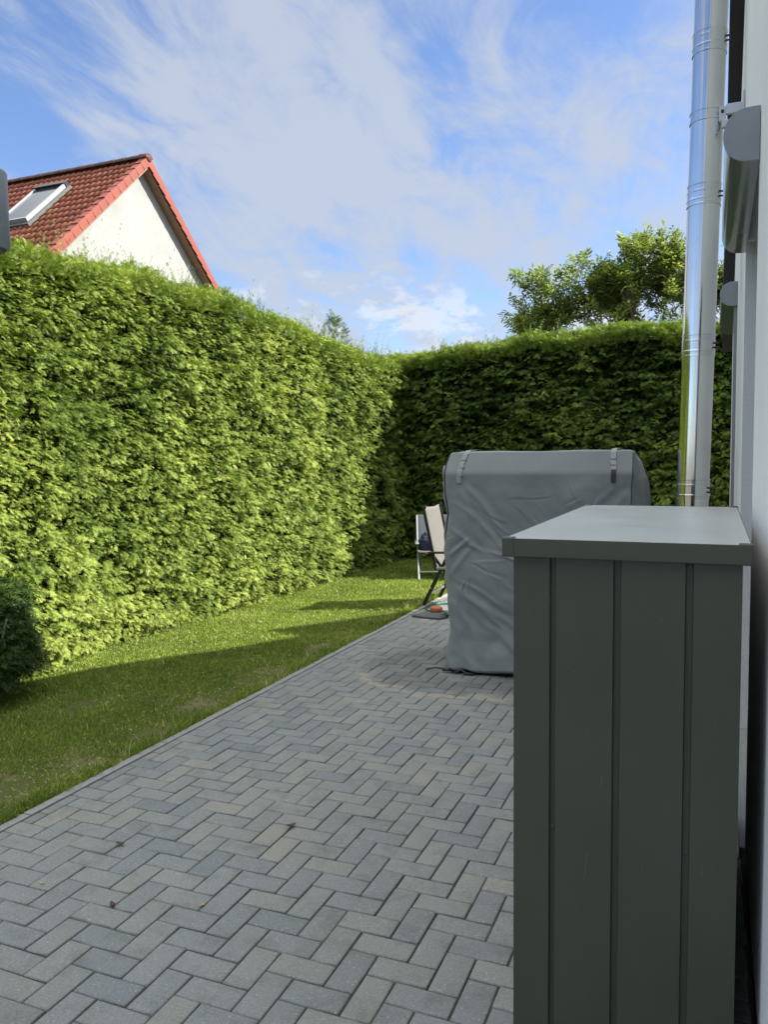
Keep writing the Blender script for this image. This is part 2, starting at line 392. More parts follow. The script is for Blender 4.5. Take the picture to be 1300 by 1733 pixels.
# lawn with gentle unevenness
def lawn_z(x, y): return -.012 + .010*np.sin(x*2.1+y*.9) + .008*np.sin(y*2.7+1.3)*np.cos(x*1.7)
def lawn():
    xs = np.linspace(-7.5, -2.96, 70); ys = np.linspace(-1.5, 14, 160)
    X, Y = np.meshgrid(xs, ys); Z = lawn_z(X, Y); V = np.stack([X, Y, Z], -1).reshape(-1, 3)
    n, m_ = len(ys), len(xs); idx = np.arange(n*m_).reshape(n, m_)
    Q = np.stack([idx[:-1,:-1], idx[:-1,1:], idx[1:,1:], idx[1:,:-1]], -1).reshape(-1, 4)
    tag(link('lawn_ground', npmesh('lawn_ground', V, Q), M_LAWN, smooth=True), kind='structure')
    b = MB(); b.add([(-2.96,11.4,-.012),(3,11.4,-.012),(3,14,-.012),(-2.96,14,-.012)], [(0,1,2,3)])
    tag(b.build('lawn_ground', M_LAWN), kind='structure')
lawn()

# left hedge face position and top height along Y
FY = np.array([-2, 2.5, 4.61, 5.49, 7.05, 8.42, 9.93, 10.8, 11.67, 13.]); FX = np.array([-4.75,-4.75,-4.76,-4.82,-4.76,-4.72,-4.70,-4.66,-4.62,-4.6])
TY = np.array([-2, 3.0, 4.35, 4.91, 5.97, 6.77, 7.77, 9.2, 10.4, 11.8, 13.]); TZ = np.array([3.1,3.15,3.22,3.30,3.36,3.36,3.38,3.27,3.18,3.13,3.12])
def leftface(y): return np.interp(y, FY, FX)
def lefttop(y): return np.interp(y, TY, TZ)
BACKY = 11.95
def backtop(x): return np.interp(x, [-5.5, -4.6, -2.6, -.6, .5, 2.5], [3.2, 3.18, 3.38, 3.42, 3.36, 3.3])

def vnoise(x, y, s, seed=0):
    """smooth value noise"""
    r = np.random.default_rng(seed); T = r.random((64, 64))
    x = x*s; y = y*s; xi = np.floor(x).astype(int); yi = np.floor(y).astype(int); fx = x-xi; fy = y-yi
    fx = fx*fx*(3-2*fx); fy = fy*fy*(3-2*fy)
    g = lambda a, b: T[a % 64, b % 64]
    return (g(xi,yi)*(1-fx)+g(xi+1,yi)*fx)*(1-fy) + (g(xi,yi+1)*(1-fx)+g(xi+1,yi+1)*fx)*fy

def grass():
    n = 190000
    y = RNG.uniform(1.3, 12.1, n*2); x = RNG.uniform(-4.95, -2.955, n*2)
    keep = RNG.random(n*2) < np.clip(1.15 - y*.045, .4, 1)
    bare = vnoise(x, y, 2.1, 5)*.6 + vnoise(x, y, 5.3, 6)*.4
    edge = np.exp(-((x+3.14)/.20)**2)
    keep &= RNG.random(n*2) > np.clip((bare-.60)*6, 0, .85)*(.15+.85*edge)
    # bare patches by the kerb and at the left
    for px, py, pr in ((-3.27,2.87,.15), (-3.16,5.2,.20), (-3.13,4.45,.17), (-3.12,3.9,.14), (-3.2,6.1,.13), (-3.9,4.1,.10)):
        d = ((x-px)**2 + ((y-py)/1.8)**2)/pr**2; keep &= ~((d < 1) & (RNG.random(n*2) < .96*(1-d*.5)))
    x = x[keep]; y = y[keep]; n = len(x)
    h = RNG.gamma(9, .0020, n)*(.75+.6*vnoise(x, y, 3, 9)); w = RNG.uniform(.0016, .0032, n)*(1+y*.10)
    near = (x > -3.06) & (RNG.random(n) < .5); h[near] *= 2.5
    tall = RNG.random(n) < .005; h[tall] *= 2.2
    th = RNG.uniform(0, 2*np.pi, n); lean = RNG.uniform(.1, 1.1, n)*h; ph = RNG.uniform(0, 2*np.pi, n)
    z = lawn_z(x, y)-.004
    dx, dy = np.cos(th)*w, np.sin(th)*w; lx, ly = np.cos(ph)*lean, np.sin(ph)*lean
    lx = lx + np.where(near, RNG.uniform(0, .02, n), 0)
    V = np.zeros((n, 5, 3))
    V[:,0] = np.stack([x-dx, y-dy, z], 1); V[:,1] = np.stack([x+dx, y+dy, z], 1)
    V[:,2] = np.stack([x+dx*.8+lx*.35, y+dy*.8+ly*.35, z+h*.6], 1); V[:,3] = np.stack([x-dx*.8+lx*.35, y-dy*.8+ly*.35, z+h*.6], 1)
    V[:,4] = np.stack([x+lx, y+ly, z+h], 1)
    b = np.arange(n)[:,None]*5
    T = np.concatenate([b+np.array([0,1,2]), b+np.array([0,2,3]), b+np.array([3,2,4])], 1).reshape(-1, 3)
    v = np.clip(RNG.normal(.42, .17, n) + .28*(vnoise(x, y, 1.7, 12)-.5), 0, .9); dead = RNG.random(n) < .035+.10*edge[keep]; v[dead] = 1.25
    me = npmesh('grass', V.reshape(-1,3), T, {'var': ('FACE', np.repeat(v, 3))})
    o = tag(link('grass', me, M_GRASS), 'short mown lawn grass between the tall hedge and the paved patio', 'grass', kind='stuff')
    return o
grass()
def clover():
    """small broad leaves scattered in the lawn"""
    n = 9000
    y = RNG.uniform(1.5, 11.5, n); x = RNG.uniform(-4.8, -2.97, n); k = vnoise(x, y, 1.9, 31)+.35*vnoise(x, y, 6, 32) > .72; x = x[k]; y = y[k]; n = len(x)
    z = lawn_z(x, y) + RNG.uniform(.012, .035, n); r = RNG.uniform(.004, .0085, n); th = RNG.uniform(0, 6.28, n)
    V = np.zeros((n, 6, 3)); 
    tx, ty = RNG.normal(0, .3, n), RNG.normal(0, .3, n)
    for j in range(6):
        a = th + j*math.pi/3; ca, sa = np.cos(a)*r, np.sin(a)*r*.8; V[:,j] = np.stack([x+ca, y+sa, z+ca*tx+sa*ty], 1)
    me = npmesh('clover', V.reshape(-1,3), np.arange(n*6).reshape(n, 6), {'var': ('FACE', np.clip(RNG.normal(.5, .18, n), 0, .95))})
    tag(link('clover', me, M_GRASS), 'small clover and weed leaves scattered through the mown lawn', 'ground cover', kind='stuff')
clover()

# ------------------------------------------------------------ hedges
def spray_template(kind=0):
    """a flat drooping thuja spray: quads (leaflets) in local coords, axis +X, plane XY, unit length"""
    r = np.random.default_rng(kind); Vs = []
    def leaflet(p, d, L, w):
        d = d/np.linalg.norm(d); n = np.array([-d[1], d[0], 0]); 
        droop = lambda q: np.array([q[0], q[1], -.42*q[0]**2 - .22*q[1]**2])
        a = p; b = p+d*L*.5+n*w; c = p+d*L; e = p+d*L*.5-n*w
        Vs.append([droop(a), droop(b), droop(c), droop(e)])
    for k in range(5):
        t = .10+.19*k; L = .46*(1-.45*t)
        for sgn in (-1, 1):
            leaflet(np.array([t+r.normal(0,.02), 0, 0]), np.array([.75, sgn*(.85+r.normal(0,.12)), 0]), L*(1.1+r.normal(0,.15)), .036)
    leaflet(np.array([.0, 0, 0]), np.array([1., 0, 0]), .65, .03)
    leaflet(np.array([.6, 0, 0]), np.array([1., .1*r.normal(), 0]), .42, .045)
    return np.array(Vs)      # (12,4,3)
TPL = [spray_template(k) for k in range(4)]
def scatter_sprays(P, Nrm, size, var, updir=.25, spread=.55, upn=.42, nup=.55, up0=None):
    """P (n,3) positions, Nrm (n,3) outward directions"""
    n = len(P)
    d = Nrm + RNG.normal(0, spread, (n,3)); d[:,2] += updir; d /= np.linalg.norm(d, axis=1)[:,None]
    up = (np.tile([0.,0.,1.], (n,1)) if up0 is None else up0) + RNG.normal(0, upn, (n,3)) + Nrm*nup
    u = up - d*(up*d).sum(1)[:,None]; u /= np.linalg.norm(u, axis=1)[:,None]+1e-9; s = np.cross(u, d)
    k = RNG.integers(0, len(TPL), n); T = np.array(TPL)[k]       # n,12,4,3
    T = T*size[:,None,None,None]
    V = P[:,None,None,:] + T[...,0:1]*d[:,None,None,:] + T[...,1:2]*s[:,None,None,:] + T[...,2:3]*u[:,None,None,:]
    L = T.shape[1]
    vv = np.repeat(var, L) + RNG.normal(0, .11, n*L)
    return V.reshape(-1, 3), np.clip(vv, 0, 1)
def leaves_obj(name, chunks, parent, m=M_THUJA):
    V = np.concatenate([c[0] for c in chunks]); v = np.concatenate([c[1] for c in chunks])
    me = npmesh(name, V, np.arange(len(V)).reshape(-1, 4), {'var': ('FACE', v)})
    return link(name, me, m, parent)
def face_foliage(mapf, u0, u1, topf, dens, size, cl_dens, amp=.10, seed=1, nupt=.35, densf=None, voff=0.):
    """mapf(u, z, depth) -> world pos; tufts that overhang one another plus an even layer"""
    r = np.random.default_rng(seed); out = []
    H = 3.6; A = (u1-u0)*H
    n = int(A*dens); u = r.uniform(u0, u1, n); z = r.uniform(0, H, n)
    if densf is not None: k = r.random(n) < densf(u); u = u[k]; z = z[k]
    k = z < topf(u)+.03; u = u[k]; z = z[k]; n = len(u)
    big = vnoise(u, z, .9, seed+1)-.5; mid = vnoise(u, z*1.6, 3.2, seed+2)-.5; sm = vnoise(u, z*1.7, 9., seed+3)-.5
    dep = amp*(.55*big + 1.1*mid + .75*sm)
    # rounded shoulder at the top, slight tuck at the foot
    tz = topf(u)-z; dep -= .22*np.exp(-(tz/.16)) ; dep -= .10*np.exp(-(z/.10))
    dep -= .05+r.random(n)*.09
    P, Nn = mapf(u, z, dep)
    g = np.stack([np.zeros(n), np.zeros(n), np.zeros(n)], 1)
    var = .22 + .9*mid*.5 + .5*sm + .35*big + r.normal(0, .10, n) + .08*np.clip(z/3.4, 0, 1)  # even layer tinted darker where recessed, gap shade put into its colour
    Nn = Nn.copy(); Nn[:,2] += .5*np.exp(-(tz/.2))
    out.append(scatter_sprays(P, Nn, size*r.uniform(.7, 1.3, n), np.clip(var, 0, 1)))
    # tufts: flat fans of sprays held out one over another, all of a tuft lying the same way
    nc = int(A*cl_dens); cu = r.uniform(u0, u1, nc); cz = r.uniform(.02, H, nc)
    if densf is not None: k = r.random(nc) < densf(cu); cu = cu[k]; cz = cz[k]
    k = cz < topf(cu)-.03; cu = cu[k]; cz = cz[k]; nc = len(cu)
    ct = r.integers(4, 9, nc); ci = np.repeat(np.arange(nc), ct); m_ = len(ci)
    fan = r.normal(0, .55, m_); cf = r.normal(0, .45, nc)            # sideways swing
    wid = r.uniform(.02, .055, nc)
    uu = cu[ci]+fan*wid[ci]*1.3; zz = np.maximum(cz[ci]+r.normal(0, .014, m_)-np.abs(fan)*.012, .008)
    mid = vnoise(uu, zz*1.6, 3.2, seed+2)-.5; big = vnoise(uu, zz, .9, seed+1)-.5
    cd_ = r.uniform(-.09, .05, nc)
    d = amp*(.55*big+1.1*mid) + cd_[ci] + r.uniform(-.02, .02, m_) - np.abs(fan)*.02 - .10*np.exp(-(zz/.10)) - .18*np.exp(-((topf(uu)-zz)/.14))
    P, Nn = mapf(uu, zz, d)
    side = np.cross(Nn, np.tile([0,0,1.], (m_,1)))
    sg = -1.0
    dirs = Nn + side*(fan*.9+cf[ci])[:,None]*sg; dirs[:,2] += (r.normal(.02, .22, nc))[ci]
    up0 = np.tile([0,0,1.], (m_,1)) + r.normal(0, .22, (nc,3))[ci]
    tz = topf(zz*0+uu)-zz
    dirs[:,2] += .7*np.exp(-(tz/.15))
    var = .69 + r.normal(0, .13, nc)[ci] + cd_[ci]*2.2 + .35*big  # tufts set further in get a darker tint, shade put into colour
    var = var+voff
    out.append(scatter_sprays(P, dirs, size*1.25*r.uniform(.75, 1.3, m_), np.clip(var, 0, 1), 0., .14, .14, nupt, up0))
    return out
def top_foliage(mapt, u0, u1, topf, n, size, seed=5, hgt=.10, width=1.0, shoots=0):
    r = np.random.default_rng(seed); u = r.uniform(u0, u1, n); w = -.10+r.random(n)**1.6*width
    k = vnoise(u, w, 3.5, seed+1); k2 = vnoise(u, w, 11., seed+2)
    z = topf(u) - .10 + hgt*(k*.9+k2*.7) - np.clip(.10-w, 0, 1)*.6 - r.random(n)**2*.14
    P = mapt(u, w, z); Nn = np.zeros((n,3)); Nn[:,2] = 1.1
    var = .55+.3*k2+r.normal(0, .12, n)
    out = [scatter_sprays(P, Nn, size*r.uniform(.7, 1.3, n), np.clip(var, 0, 1), .3, .55)]
    # loose upright shoots sticking out of the clipped top
    if shoots:
        su = r.uniform(u0, u1, shoots); sw = r.random(shoots)*width*.6; L = r.gamma(4, .035, shoots)
        L *= .5+vnoise(su, sw, 1.3, seed+8)*1.2
        m_ = 9; t = np.linspace(.1, 1, m_)
        lean = r.normal(0, .28, (shoots, 2))
        U = (su[:,None] + lean[:,0:1]*L[:,None]*t).ravel(); Wd = (sw[:,None] + lean[:,1:2]*L[:,None]*t).ravel()
        Z = (topf(su)[:,None] - .04 + L[:,None]*t).ravel(); P = mapt(U, Wd, Z)
        Nn = np.tile([0,0,1.4], (len(P),1)); sz = (size*.75*(1.15-.6*np.tile(t, shoots)))*r.uniform(.6, 1.1, len(P))
        out.append(scatter_sprays(P, Nn, sz, np.clip(.55+r.normal(0,.12,len(P)), 0, 1), .5, .35))
    return out

def hedge_left():
    root = empty('thuja_hedge', (-5.2, 6.5, 0), 'long tall clipped thuja hedge in full sun along the left side of the lawn', 'hedge')
    def mapf(u, z, dep):
        x = leftface(u)+dep; P = np.stack([x, u, z], 1); Nn = np.tile([1.,0.,0.], (len(u),1)); return P, Nn
    densf = lambda u: np.clip(1.25-.065*u, .5, 1)
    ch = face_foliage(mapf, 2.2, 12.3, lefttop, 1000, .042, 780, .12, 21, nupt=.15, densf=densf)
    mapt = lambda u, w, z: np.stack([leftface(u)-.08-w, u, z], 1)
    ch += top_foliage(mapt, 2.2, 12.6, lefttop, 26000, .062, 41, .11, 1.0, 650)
    leaves_obj('foliage', ch, root)
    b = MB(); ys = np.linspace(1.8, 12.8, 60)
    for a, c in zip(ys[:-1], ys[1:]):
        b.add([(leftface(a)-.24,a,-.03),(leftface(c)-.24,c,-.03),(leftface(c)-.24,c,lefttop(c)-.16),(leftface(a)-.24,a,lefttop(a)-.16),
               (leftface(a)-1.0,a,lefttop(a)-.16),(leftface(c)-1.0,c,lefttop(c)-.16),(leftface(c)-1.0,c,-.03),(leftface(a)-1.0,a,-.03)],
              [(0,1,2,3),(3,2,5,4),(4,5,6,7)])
    b.build('gap_shade_hull', M_HULL, root)
    # trunks showing at the foot
    yy = 2.4
    while yy < 11.6:
        MB().tube([(leftface(yy)-.10, yy, -.03), (leftface(yy)-.09, yy+.01, .25), (leftface(yy)-.2, yy, .8)], [.028,.022,.015], 7).build('stem', M_BARK, root, smooth=True); yy += .55+random.uniform(-.08,.08)
hedge_left()
def hedge_back():
    root = empty('thuja_hedge', (-1.2, 12.5, 0), 'shaded tall clipped thuja hedge closing off the far end behind the covered furniture', 'hedge')
    def mapf(u, z, dep):
        P = np.stack([u, BACKY-dep, z], 1); Nn = np.tile([0.,-1.,0.], (len(u),1)); return P, Nn
    ch = face_foliage(mapf, -5.2, .75, backtop, 600, .064, 300, .15, 61, nupt=.15, voff=-.25)  # voff darkens the face tufts: the back hedge's shade put into their tint
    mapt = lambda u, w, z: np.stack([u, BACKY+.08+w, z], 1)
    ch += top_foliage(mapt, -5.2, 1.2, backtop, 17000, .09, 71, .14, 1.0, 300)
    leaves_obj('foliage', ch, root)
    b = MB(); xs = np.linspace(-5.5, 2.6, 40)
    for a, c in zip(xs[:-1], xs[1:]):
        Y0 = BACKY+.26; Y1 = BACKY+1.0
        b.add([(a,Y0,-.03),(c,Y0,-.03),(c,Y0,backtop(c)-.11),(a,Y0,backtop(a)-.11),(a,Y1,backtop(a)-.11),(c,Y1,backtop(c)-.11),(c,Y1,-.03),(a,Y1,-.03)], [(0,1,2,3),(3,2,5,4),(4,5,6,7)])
    b.build('gap_shade_hull', M_HULL, root)
hedge_back()
def near_bush():
    root = empty('thuja_bush', (-4.5, 3.86, 0), 'low dark thuja bush in the shade at the near foot of the sunlit hedge', 'bush')
    n = 5200; d = RNG.normal(0, 1, (n,3)); d[:,2] = np.abs(d[:,2])*.9 - .25; d /= np.linalg.norm(d, axis=1)[:,None]
    lump = .70+.55*vnoise(np.arctan2(d[:,1], d[:,0])*1.2+7, d[:,2]*2+5, 2.2, 77); r = lump*(1-RNG.random(n)**2*.25)*(1+.22*(RNG.random(n) < .06))
    P = np.stack([-4.62+d[:,0]*.33*r, 3.84+d[:,1]*.40*r, .30+d[:,2]*.38*r], 1); P[:,2] = np.maximum(P[:,2], .01)
    ch = [scatter_sprays(P, d, .078*RNG.uniform(.7,1.3,n), np.clip(RNG.normal(.10,.10,n),0,1), .0, .8)]  # bush sprays tinted dark, the shade on them put into the colour
    n = 3600; d = RNG.normal(0, 1, (n,3)); d /= np.linalg.norm(d, axis=1)[:,None]; rr_ = (.75+.5*vnoise(d[:,0]*2+9, d[:,2]*3+9, 1.5, 5))*(1-RNG.random(n)**2*.3)
    P = np.stack([-4.74+d[:,0]*.28*rr_, 3.98+d[:,1]*.34*rr_, .52+d[:,2]*.36*rr_], 1); P[:,2] = np.maximum(P[:,2], .01)
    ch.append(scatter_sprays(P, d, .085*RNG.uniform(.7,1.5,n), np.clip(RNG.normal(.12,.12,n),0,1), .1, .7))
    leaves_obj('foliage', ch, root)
    b = MB(); 
    for k in range(5):
        a = k*1.25; b.tube([(-4.52, 3.86, -.03), (-4.52+.12*math.cos(a), 3.86+.12*math.sin(a), .3), (-4.52+.22*math.cos(a), 3.86+.25*math.sin(a), .6)], [.02,.014,.006], 6)
    b.build('stem', M_BARK, root, smooth=True)
near_bush()
def far_thuja():
    root = empty('thuja_tree', (-5.35, 11.0, 0), 'thin leafy shoot tip of a taller thuja rising above the left hedge near the corner', 'tree')
    n = 420; t = RNG.random(n)**1.1; z = 2.9+t*.80; rr = .36*(1-t)**.7+.03; a = RNG.uniform(0, 6.28, n); q = np.sqrt(RNG.random(n))
    P = np.stack([-5.35+np.cos(a)*rr*q, 11.0+np.sin(a)*rr*q, z+RNG.normal(0,.03,n)], 1)
    Nn = np.stack([np.cos(a)*.5, np.sin(a)*.5, np.full(n, .8)], 1)
    leaves_obj('crown', [scatter_sprays(P, Nn, np.full(n, .10), np.clip(RNG.normal(.35,.12,n),0,1))], root)
    MB().tube([(-5.35, 11.0, -.03), (-5.35, 11.0, 2.5), (-5.35, 11.0, 3.55)], [.04,.02,.005], 7).build('trunk', M_BARK, root, smooth=True)
far_thuja()

# ------------------------------------------------------------ walnut tree behind the far hedge
def walnut():
    root = empty('walnut_tree', (-.9, 17.0, 0), 'leafy walnut tree rising behind the far hedge beside the steel flue', 'tree')
    r = random.Random(5); tb = MB(); tb2 = MB(); tips = []
    D = 17.0
    def T(px, py):     # photo position on the tree's plane, used to place the limb ends
        x = (px-1215)/1355.; return x
    def branch(p, d, L, rad, lev):
        pts = [p]; q = p.copy(); dd = d.copy(); n = 4
        for k in range(n):
            dd = (dd + Vector((r.gauss(0,.16), r.gauss(0,.16), r.gauss(.05,.10)))).normalized(); q = q + dd*L/n; pts.append(q.copy())
        tb.tube(pts, [rad*(1-.6*i/n) for i in range(n+1)], 6 if lev > 1 else 9, cap=False)
        if lev >= 3:
            for i, pt in enumerate(pts[1:]): tips.append((pt, dd.copy()))
            return
        nb = (4, 4, 4)[lev]
        for k in range(nb):
            t = r.uniform(.35, 1.0); i = min(n-1, int(t*n)); pt = pts[i].lerp(pts[i+1], t*n-i)
            a = r.uniform(0, 6.28); sd = dd.orthogonal().normalized(); sd.rotate(Matrix.Rotation(a, 3, dd))
            nd = (dd*.65 + sd*.75 + Vector((0,0,.22))).normalized(); branch(pt, nd, L*r.uniform(.5, .72), rad*.5, lev+1)
        branch(pts[-1], dd, L*.6, rad*.42, lev+1)
    base = Vector((-.9, D, 0)); tb.tube([base-Vector((0,0,.1)), base+Vector((.03,0,1.0)), base+Vector((0,.05,2.0))], [.17,.14,.12], 12)
    f = base+Vector((0,.05,1.95))
    # limbs aimed at the lobes of the crown seen above the hedge
    for ex, ey, ez, L, rad in ((-3.6, 16.8, 4.2, 1.1, .05), (-3.2, 17.2, 4.6, 1.2, .05), (-2.35, 17.4, 4.6, 1.1, .05), (-1.75, 16.6, 5.0, 1.2, .055), (-1.1, 17.2, 5.2, 1.2, .06),
                               (-.55, 16.8, 5.0, 1.1, .06), (.4, 17.3, 4.8, 1.2, .055), (1.2, 17.2, 4.4, 1.2, .05)):
        e = Vector((ex, ey, ez)); mid = f.lerp(e, .62); mid.z -= .12; st = e - (e-mid).normalized()*L*.8
        tb.tube([f, f.lerp(mid, .5)+Vector((0,0,.1)), mid, st], [.075, .06, rad*.95, rad*.8], 8, cap=False)
        branch(st, (e-st).normalized(), L*.62, rad*.6, 1)
    tb.build('trunk', M_BARK, root, smooth=True)
    # compound leaves: five to seven pointed leaflets each
    for cx, cz, rx, rz, cnt in ((-3.58,4.80,.34,.45,34), (-3.09,4.52,.52,.38,44), (-3.47,5.18,.13,.20,12), (-3.80,4.50,.18,.26,14), (-2.43,4.86,.38,.46,46), (-1.56,5.02,.62,.66,110), (-1.29,5.45,.46,.28,36), (-.84,5.2,.40,.46,60),
                                (-.72,4.35,.7,.42,50), (-.03,4.7,.33,.66,44), (-1.84,4.25,.7,.34,44), (-2.61,5.35,.16,.13,9), (-2.91,4.88,.32,.30,16), (-.76,5.58,.13,.13,8), (-1.46,5.72,.20,.10,8)):
        C0 = Vector((cx, 17.0, cz))
        for k in range(max(2, int(cnt*.20))):
            v = Vector((r.gauss(0,1), r.gauss(0,1), r.gauss(0,1))).normalized()*r.random()**.36
            c1 = C0 + Vector((v.x*rx, v.y*max(rx,.35)*1.1, v.z*rz+.10)); d1 = Vector((v.x*.8, v.y*.6, .75+r.gauss(0,.25))).normalized()
            tb2.tube([c1-d1*.55, c1-d1*.2, c1+d1*.12], [.010,.007,.003], 4, cap=False)
            for q in range(5):
                p = c1 + Vector((r.gauss(0,.085), r.gauss(0,.085), r.gauss(0,.085))) + d1*r.uniform(-.15,.15); dd = (d1+Vector((r.gauss(0,.5), r.gauss(0,.5), r.gauss(0,.4)))).normalized()
                tb2.tube([c1-d1*.1, p], [.004,.002], 3, cap=False); tips.append((p, dd))
    tb2.build('twigs', M_BARK, root)
    P = []; Dv = []
    for pt, dd in tips:
        for k in range(5): P.append(pt + Vector((r.gauss(0,.06), r.gauss(0,.06), r.gauss(0,.06)))); Dv.append(dd + Vector((r.gauss(0,.6), r.gauss(0,.6), r.gauss(0,.45))))
    P = np.array(P); Dv = np.array(Dv); Dv /= np.linalg.norm(Dv, axis=1)[:,None]; n = len(P)
    up = np.tile([0,0,1.], (n,1))+RNG.normal(0,.4,(n,3)); u = up-Dv*(up*Dv).sum(1)[:,None]; u /= np.linalg.norm(u,axis=1)[:,None]; s = np.cross(u, Dv)
    V = []; lf = [(.10,-1,.75),(.10,1,.75),(.5,-1,1.),(.5,1,1.),(.85,0,1.15)]
    size = RNG.uniform(.095, .15, n)[:,None]
    for t, sg, sc in lf:
        b = P + Dv*size*t*1.1; dirn = Dv*(.55 if sg else 1.) + s*sg*.85; dirn = dirn/np.linalg.norm(dirn,axis=1)[:,None] + RNG.normal(0,.12,(n,3)); wv = np.cross(u, dirn)
        L = size*sc*.85; dr = -u*L*.28
        V.append(np.stack([b, b+dirn*L*.5+wv*L*.21, b+dirn*L+dr, b+dirn*L*.5-wv*L*.21], 1))
    V = np.stack(V, 1).reshape(-1, 3)
    var = np.repeat(np.clip(RNG.normal(.45,.2,n),0,1), 5)
    me = npmesh('crown', V, np.arange(len(V)).reshape(-1,4), {'var': ('FACE', var)}); link('crown', me, M_WALNUT, root)
walnut()

# ------------------------------------------------------------ neighbour's house
def neighbour():
    X0 = -15.0; YR = 19.0; ZR = 10.15; SL = .915; HW = 5.2; X1 = -27.5
    root = empty('neighbour_house', ((X0+X1)/2, YR, 0), 'white gabled house with red tiled roof behind the left hedge', 'house')
    zr = lambda y: ZR - SL*abs(y-YR)
    ze = zr(YR-HW)
    wx = X0-.28; o = .20
    g = MB(); top = lambda y: zr(y)-.30
    g.add([(wx, YR-HW+.4, -.03), (wx, YR+HW-.4, -.03), (wx, YR+HW-.4, top(YR+HW-.4)), (wx, YR, top(YR)), (wx, YR-HW+.4, top(YR-HW+.4)),
           (X1+.3, YR-HW+.4, -.03), (X1+.3, YR+HW-.4, -.03), (X1+.3, YR+HW-.4, top(YR+HW-.4)), (X1+.3, YR, top(YR)), (X1+.3, YR-HW+.4, top(YR-HW+.4))],
          [(0,1,2,3,4), (9,8,7,6,5), (0,4,9,5), (1,6,7,2)])
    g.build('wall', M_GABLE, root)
    # roof slabs under the tiles
    c = math.cos(math.atan(SL)); sn = math.sin(math.atan(SL)); th = .16
    slab = MB()
    for sg in (-1, 1):
        ys = [YR, YR+sg*HW]
        a = [(X0+.0-.03, YR, ZR-.10), (X0-.03, YR+sg*HW, ze-.10), (X1, YR+sg*HW, ze-.10), (X1, YR, ZR-.10)]
        b_ = [(p[0], p[1], p[2]-.16) for p in a]
        slab.add(a+b_, [(0,1,2,3), (7,6,5,4), (0,4,5,1), (1,5,6,2), (2,6,7,3)])
    slab.build('roof', M_WOOD, root)
    roof = root.children[-1] if False else None
    # pantiles
    def slope(sg):
        TW = .20; TL = .34; L = math.hypot(HW, ZR-ze); nr = int(L/TL); nc = int((X0-.16-X1)/TW); K = 6
        V = []; Q = []; var = []
        dn = np.array([0, sg*c, -sn]); nm = np.array([0, sg*sn, c]); xs = np.linspace(0, TW, K+1)
        prof = .026*np.clip(np.sin(xs/TW*2*np.pi)*1.1+.25, -.35, 1.2)
        org = np.array([X0-.16, YR, ZR-.10])
        for i in range(nr):
            for j in range(nc):
                b = len(V); jit = random.gauss(0, .003); v = min(1, max(0, random.gauss(.5, .2)))
                for s_, h in ((i*TL+.05, .028), ((i+1)*TL+.05, .072)):
                    for x, pz in zip(xs, prof):
                        V.append(org + dn*s_ + nm*(h+pz+jit) + np.array([-(j*TW+x), 0, 0]))
                for x, pz in zip(xs, prof): V.append(org + dn*((i+1)*TL+.05) + nm*(.025+pz-.01) + np.array([-(j*TW+x), 0, 0]))
                for row in (0, 1):
                    for k in range(K):
                        a = b+row*(K+1)+k; q = (a, a+1, a+K+2, a+K+1); Q.append(q if sg > 0 else q[::-1]); var.append(v)
        me = npmesh('tiled_slope', np.array(V), Q, {'var': ('FACE', var)}); o_ = link('tiled_slope', me, M_TILE, root)
        for f_ in (): pass
        return o_
    near = slope(-1); far = slope(1)
    # verge tiles, one after another down both slopes
    for sg in (-1, 1):
        b = MB(); TL = .34; L = math.hypot(HW, ZR-ze); dn = Vector((0, sg*c, -sn)); nm = Vector((0, sg*sn, c))
        for i in range(int(L/TL)):
            s0 = i*TL; s1 = s0+TL+.03; o0 = Vector((X0, YR, ZR-.10))
            def pt(s, n_, x): return o0 + dn*s + nm*n_ + Vector((x, 0, 0))
            j = random.gauss(0, .003)
            t0, t1 = .095+j, .118+j; bt = -.13
            vs = [pt(s0,t0,.03), pt(s1,t1,.03), pt(s1,t1,-.20), pt(s0,t0,-.20), pt(s0,bt,.03+.0), pt(s1,bt+.03,.045), pt(s1,bt+.03,.02), pt(s0,bt,.005), pt(s0,t0-.03,-.20), pt(s1,t1-.03,-.20)]
            b.add(vs, [(0,1,2,3), (0,4,5,1), (4,7,6,5), (1,5,6,9,2), (3,8,7,4,0), (8,9,6,7)])
        b.build('verge_tiles', M_VERGE, root)
    # ridge caps
    b = MB(); x = X0+.05
    while x > X1:
        n = 8; vs = []
        for xx, rr in ((x, .135), (x-.42, .12)):
            for k in range(n+1):
                a = math.pi*k/n; vs.append((xx, YR+math.cos(a)*rr*1.15, ZR-.04+math.sin(a)*rr))
        b.add(vs, [(k, k+1, n+2+k, n+1+k) for k in range(n)] + [tuple(range(n+1))[::-1]]); x -= .39
    b.build('ridge_tiles', M_RIDGE, root)
    MB().tube([(X0+.045, YR, ZR-.02), (X0-.25, YR, ZR-.01)], .125, 14).build('ridge_end_cap', M_VERGE, root, smooth=True)
    # roof window
    org = Vector((0, YR, ZR-.10)); dn = Vector((0, -c, -sn)); nm = Vector((0, -sn, c))
    def P(x, s, h): return org + dn*s + nm*h + Vector((x, 0, 0))
    sa = (YR-18.05)/c; sb = (YR-16.62)/c; xa, xb = -18.15, -17.03
    fr = MB()
    def sb_(x0, x1, s0, s1, h0, h1, B): 
        vs = [P(x, s, h) for h in (h0, h1) for s in (s0, s1) for x in (x0, x1)]; B.add(vs, [(0,1,3,2), (4,6,7,5), (0,4,5,1), (2,3,7,6), (0,2,6,4), (1,5,7,3)])
    w = .065
    sb_(xa, xa+w, sa, sb, .05, .24, fr); sb_(xb-w, xb, sa, sb, .05, .24, fr); sb_(xa+w, xb-w, sb-w, sb, .05, .24, fr)
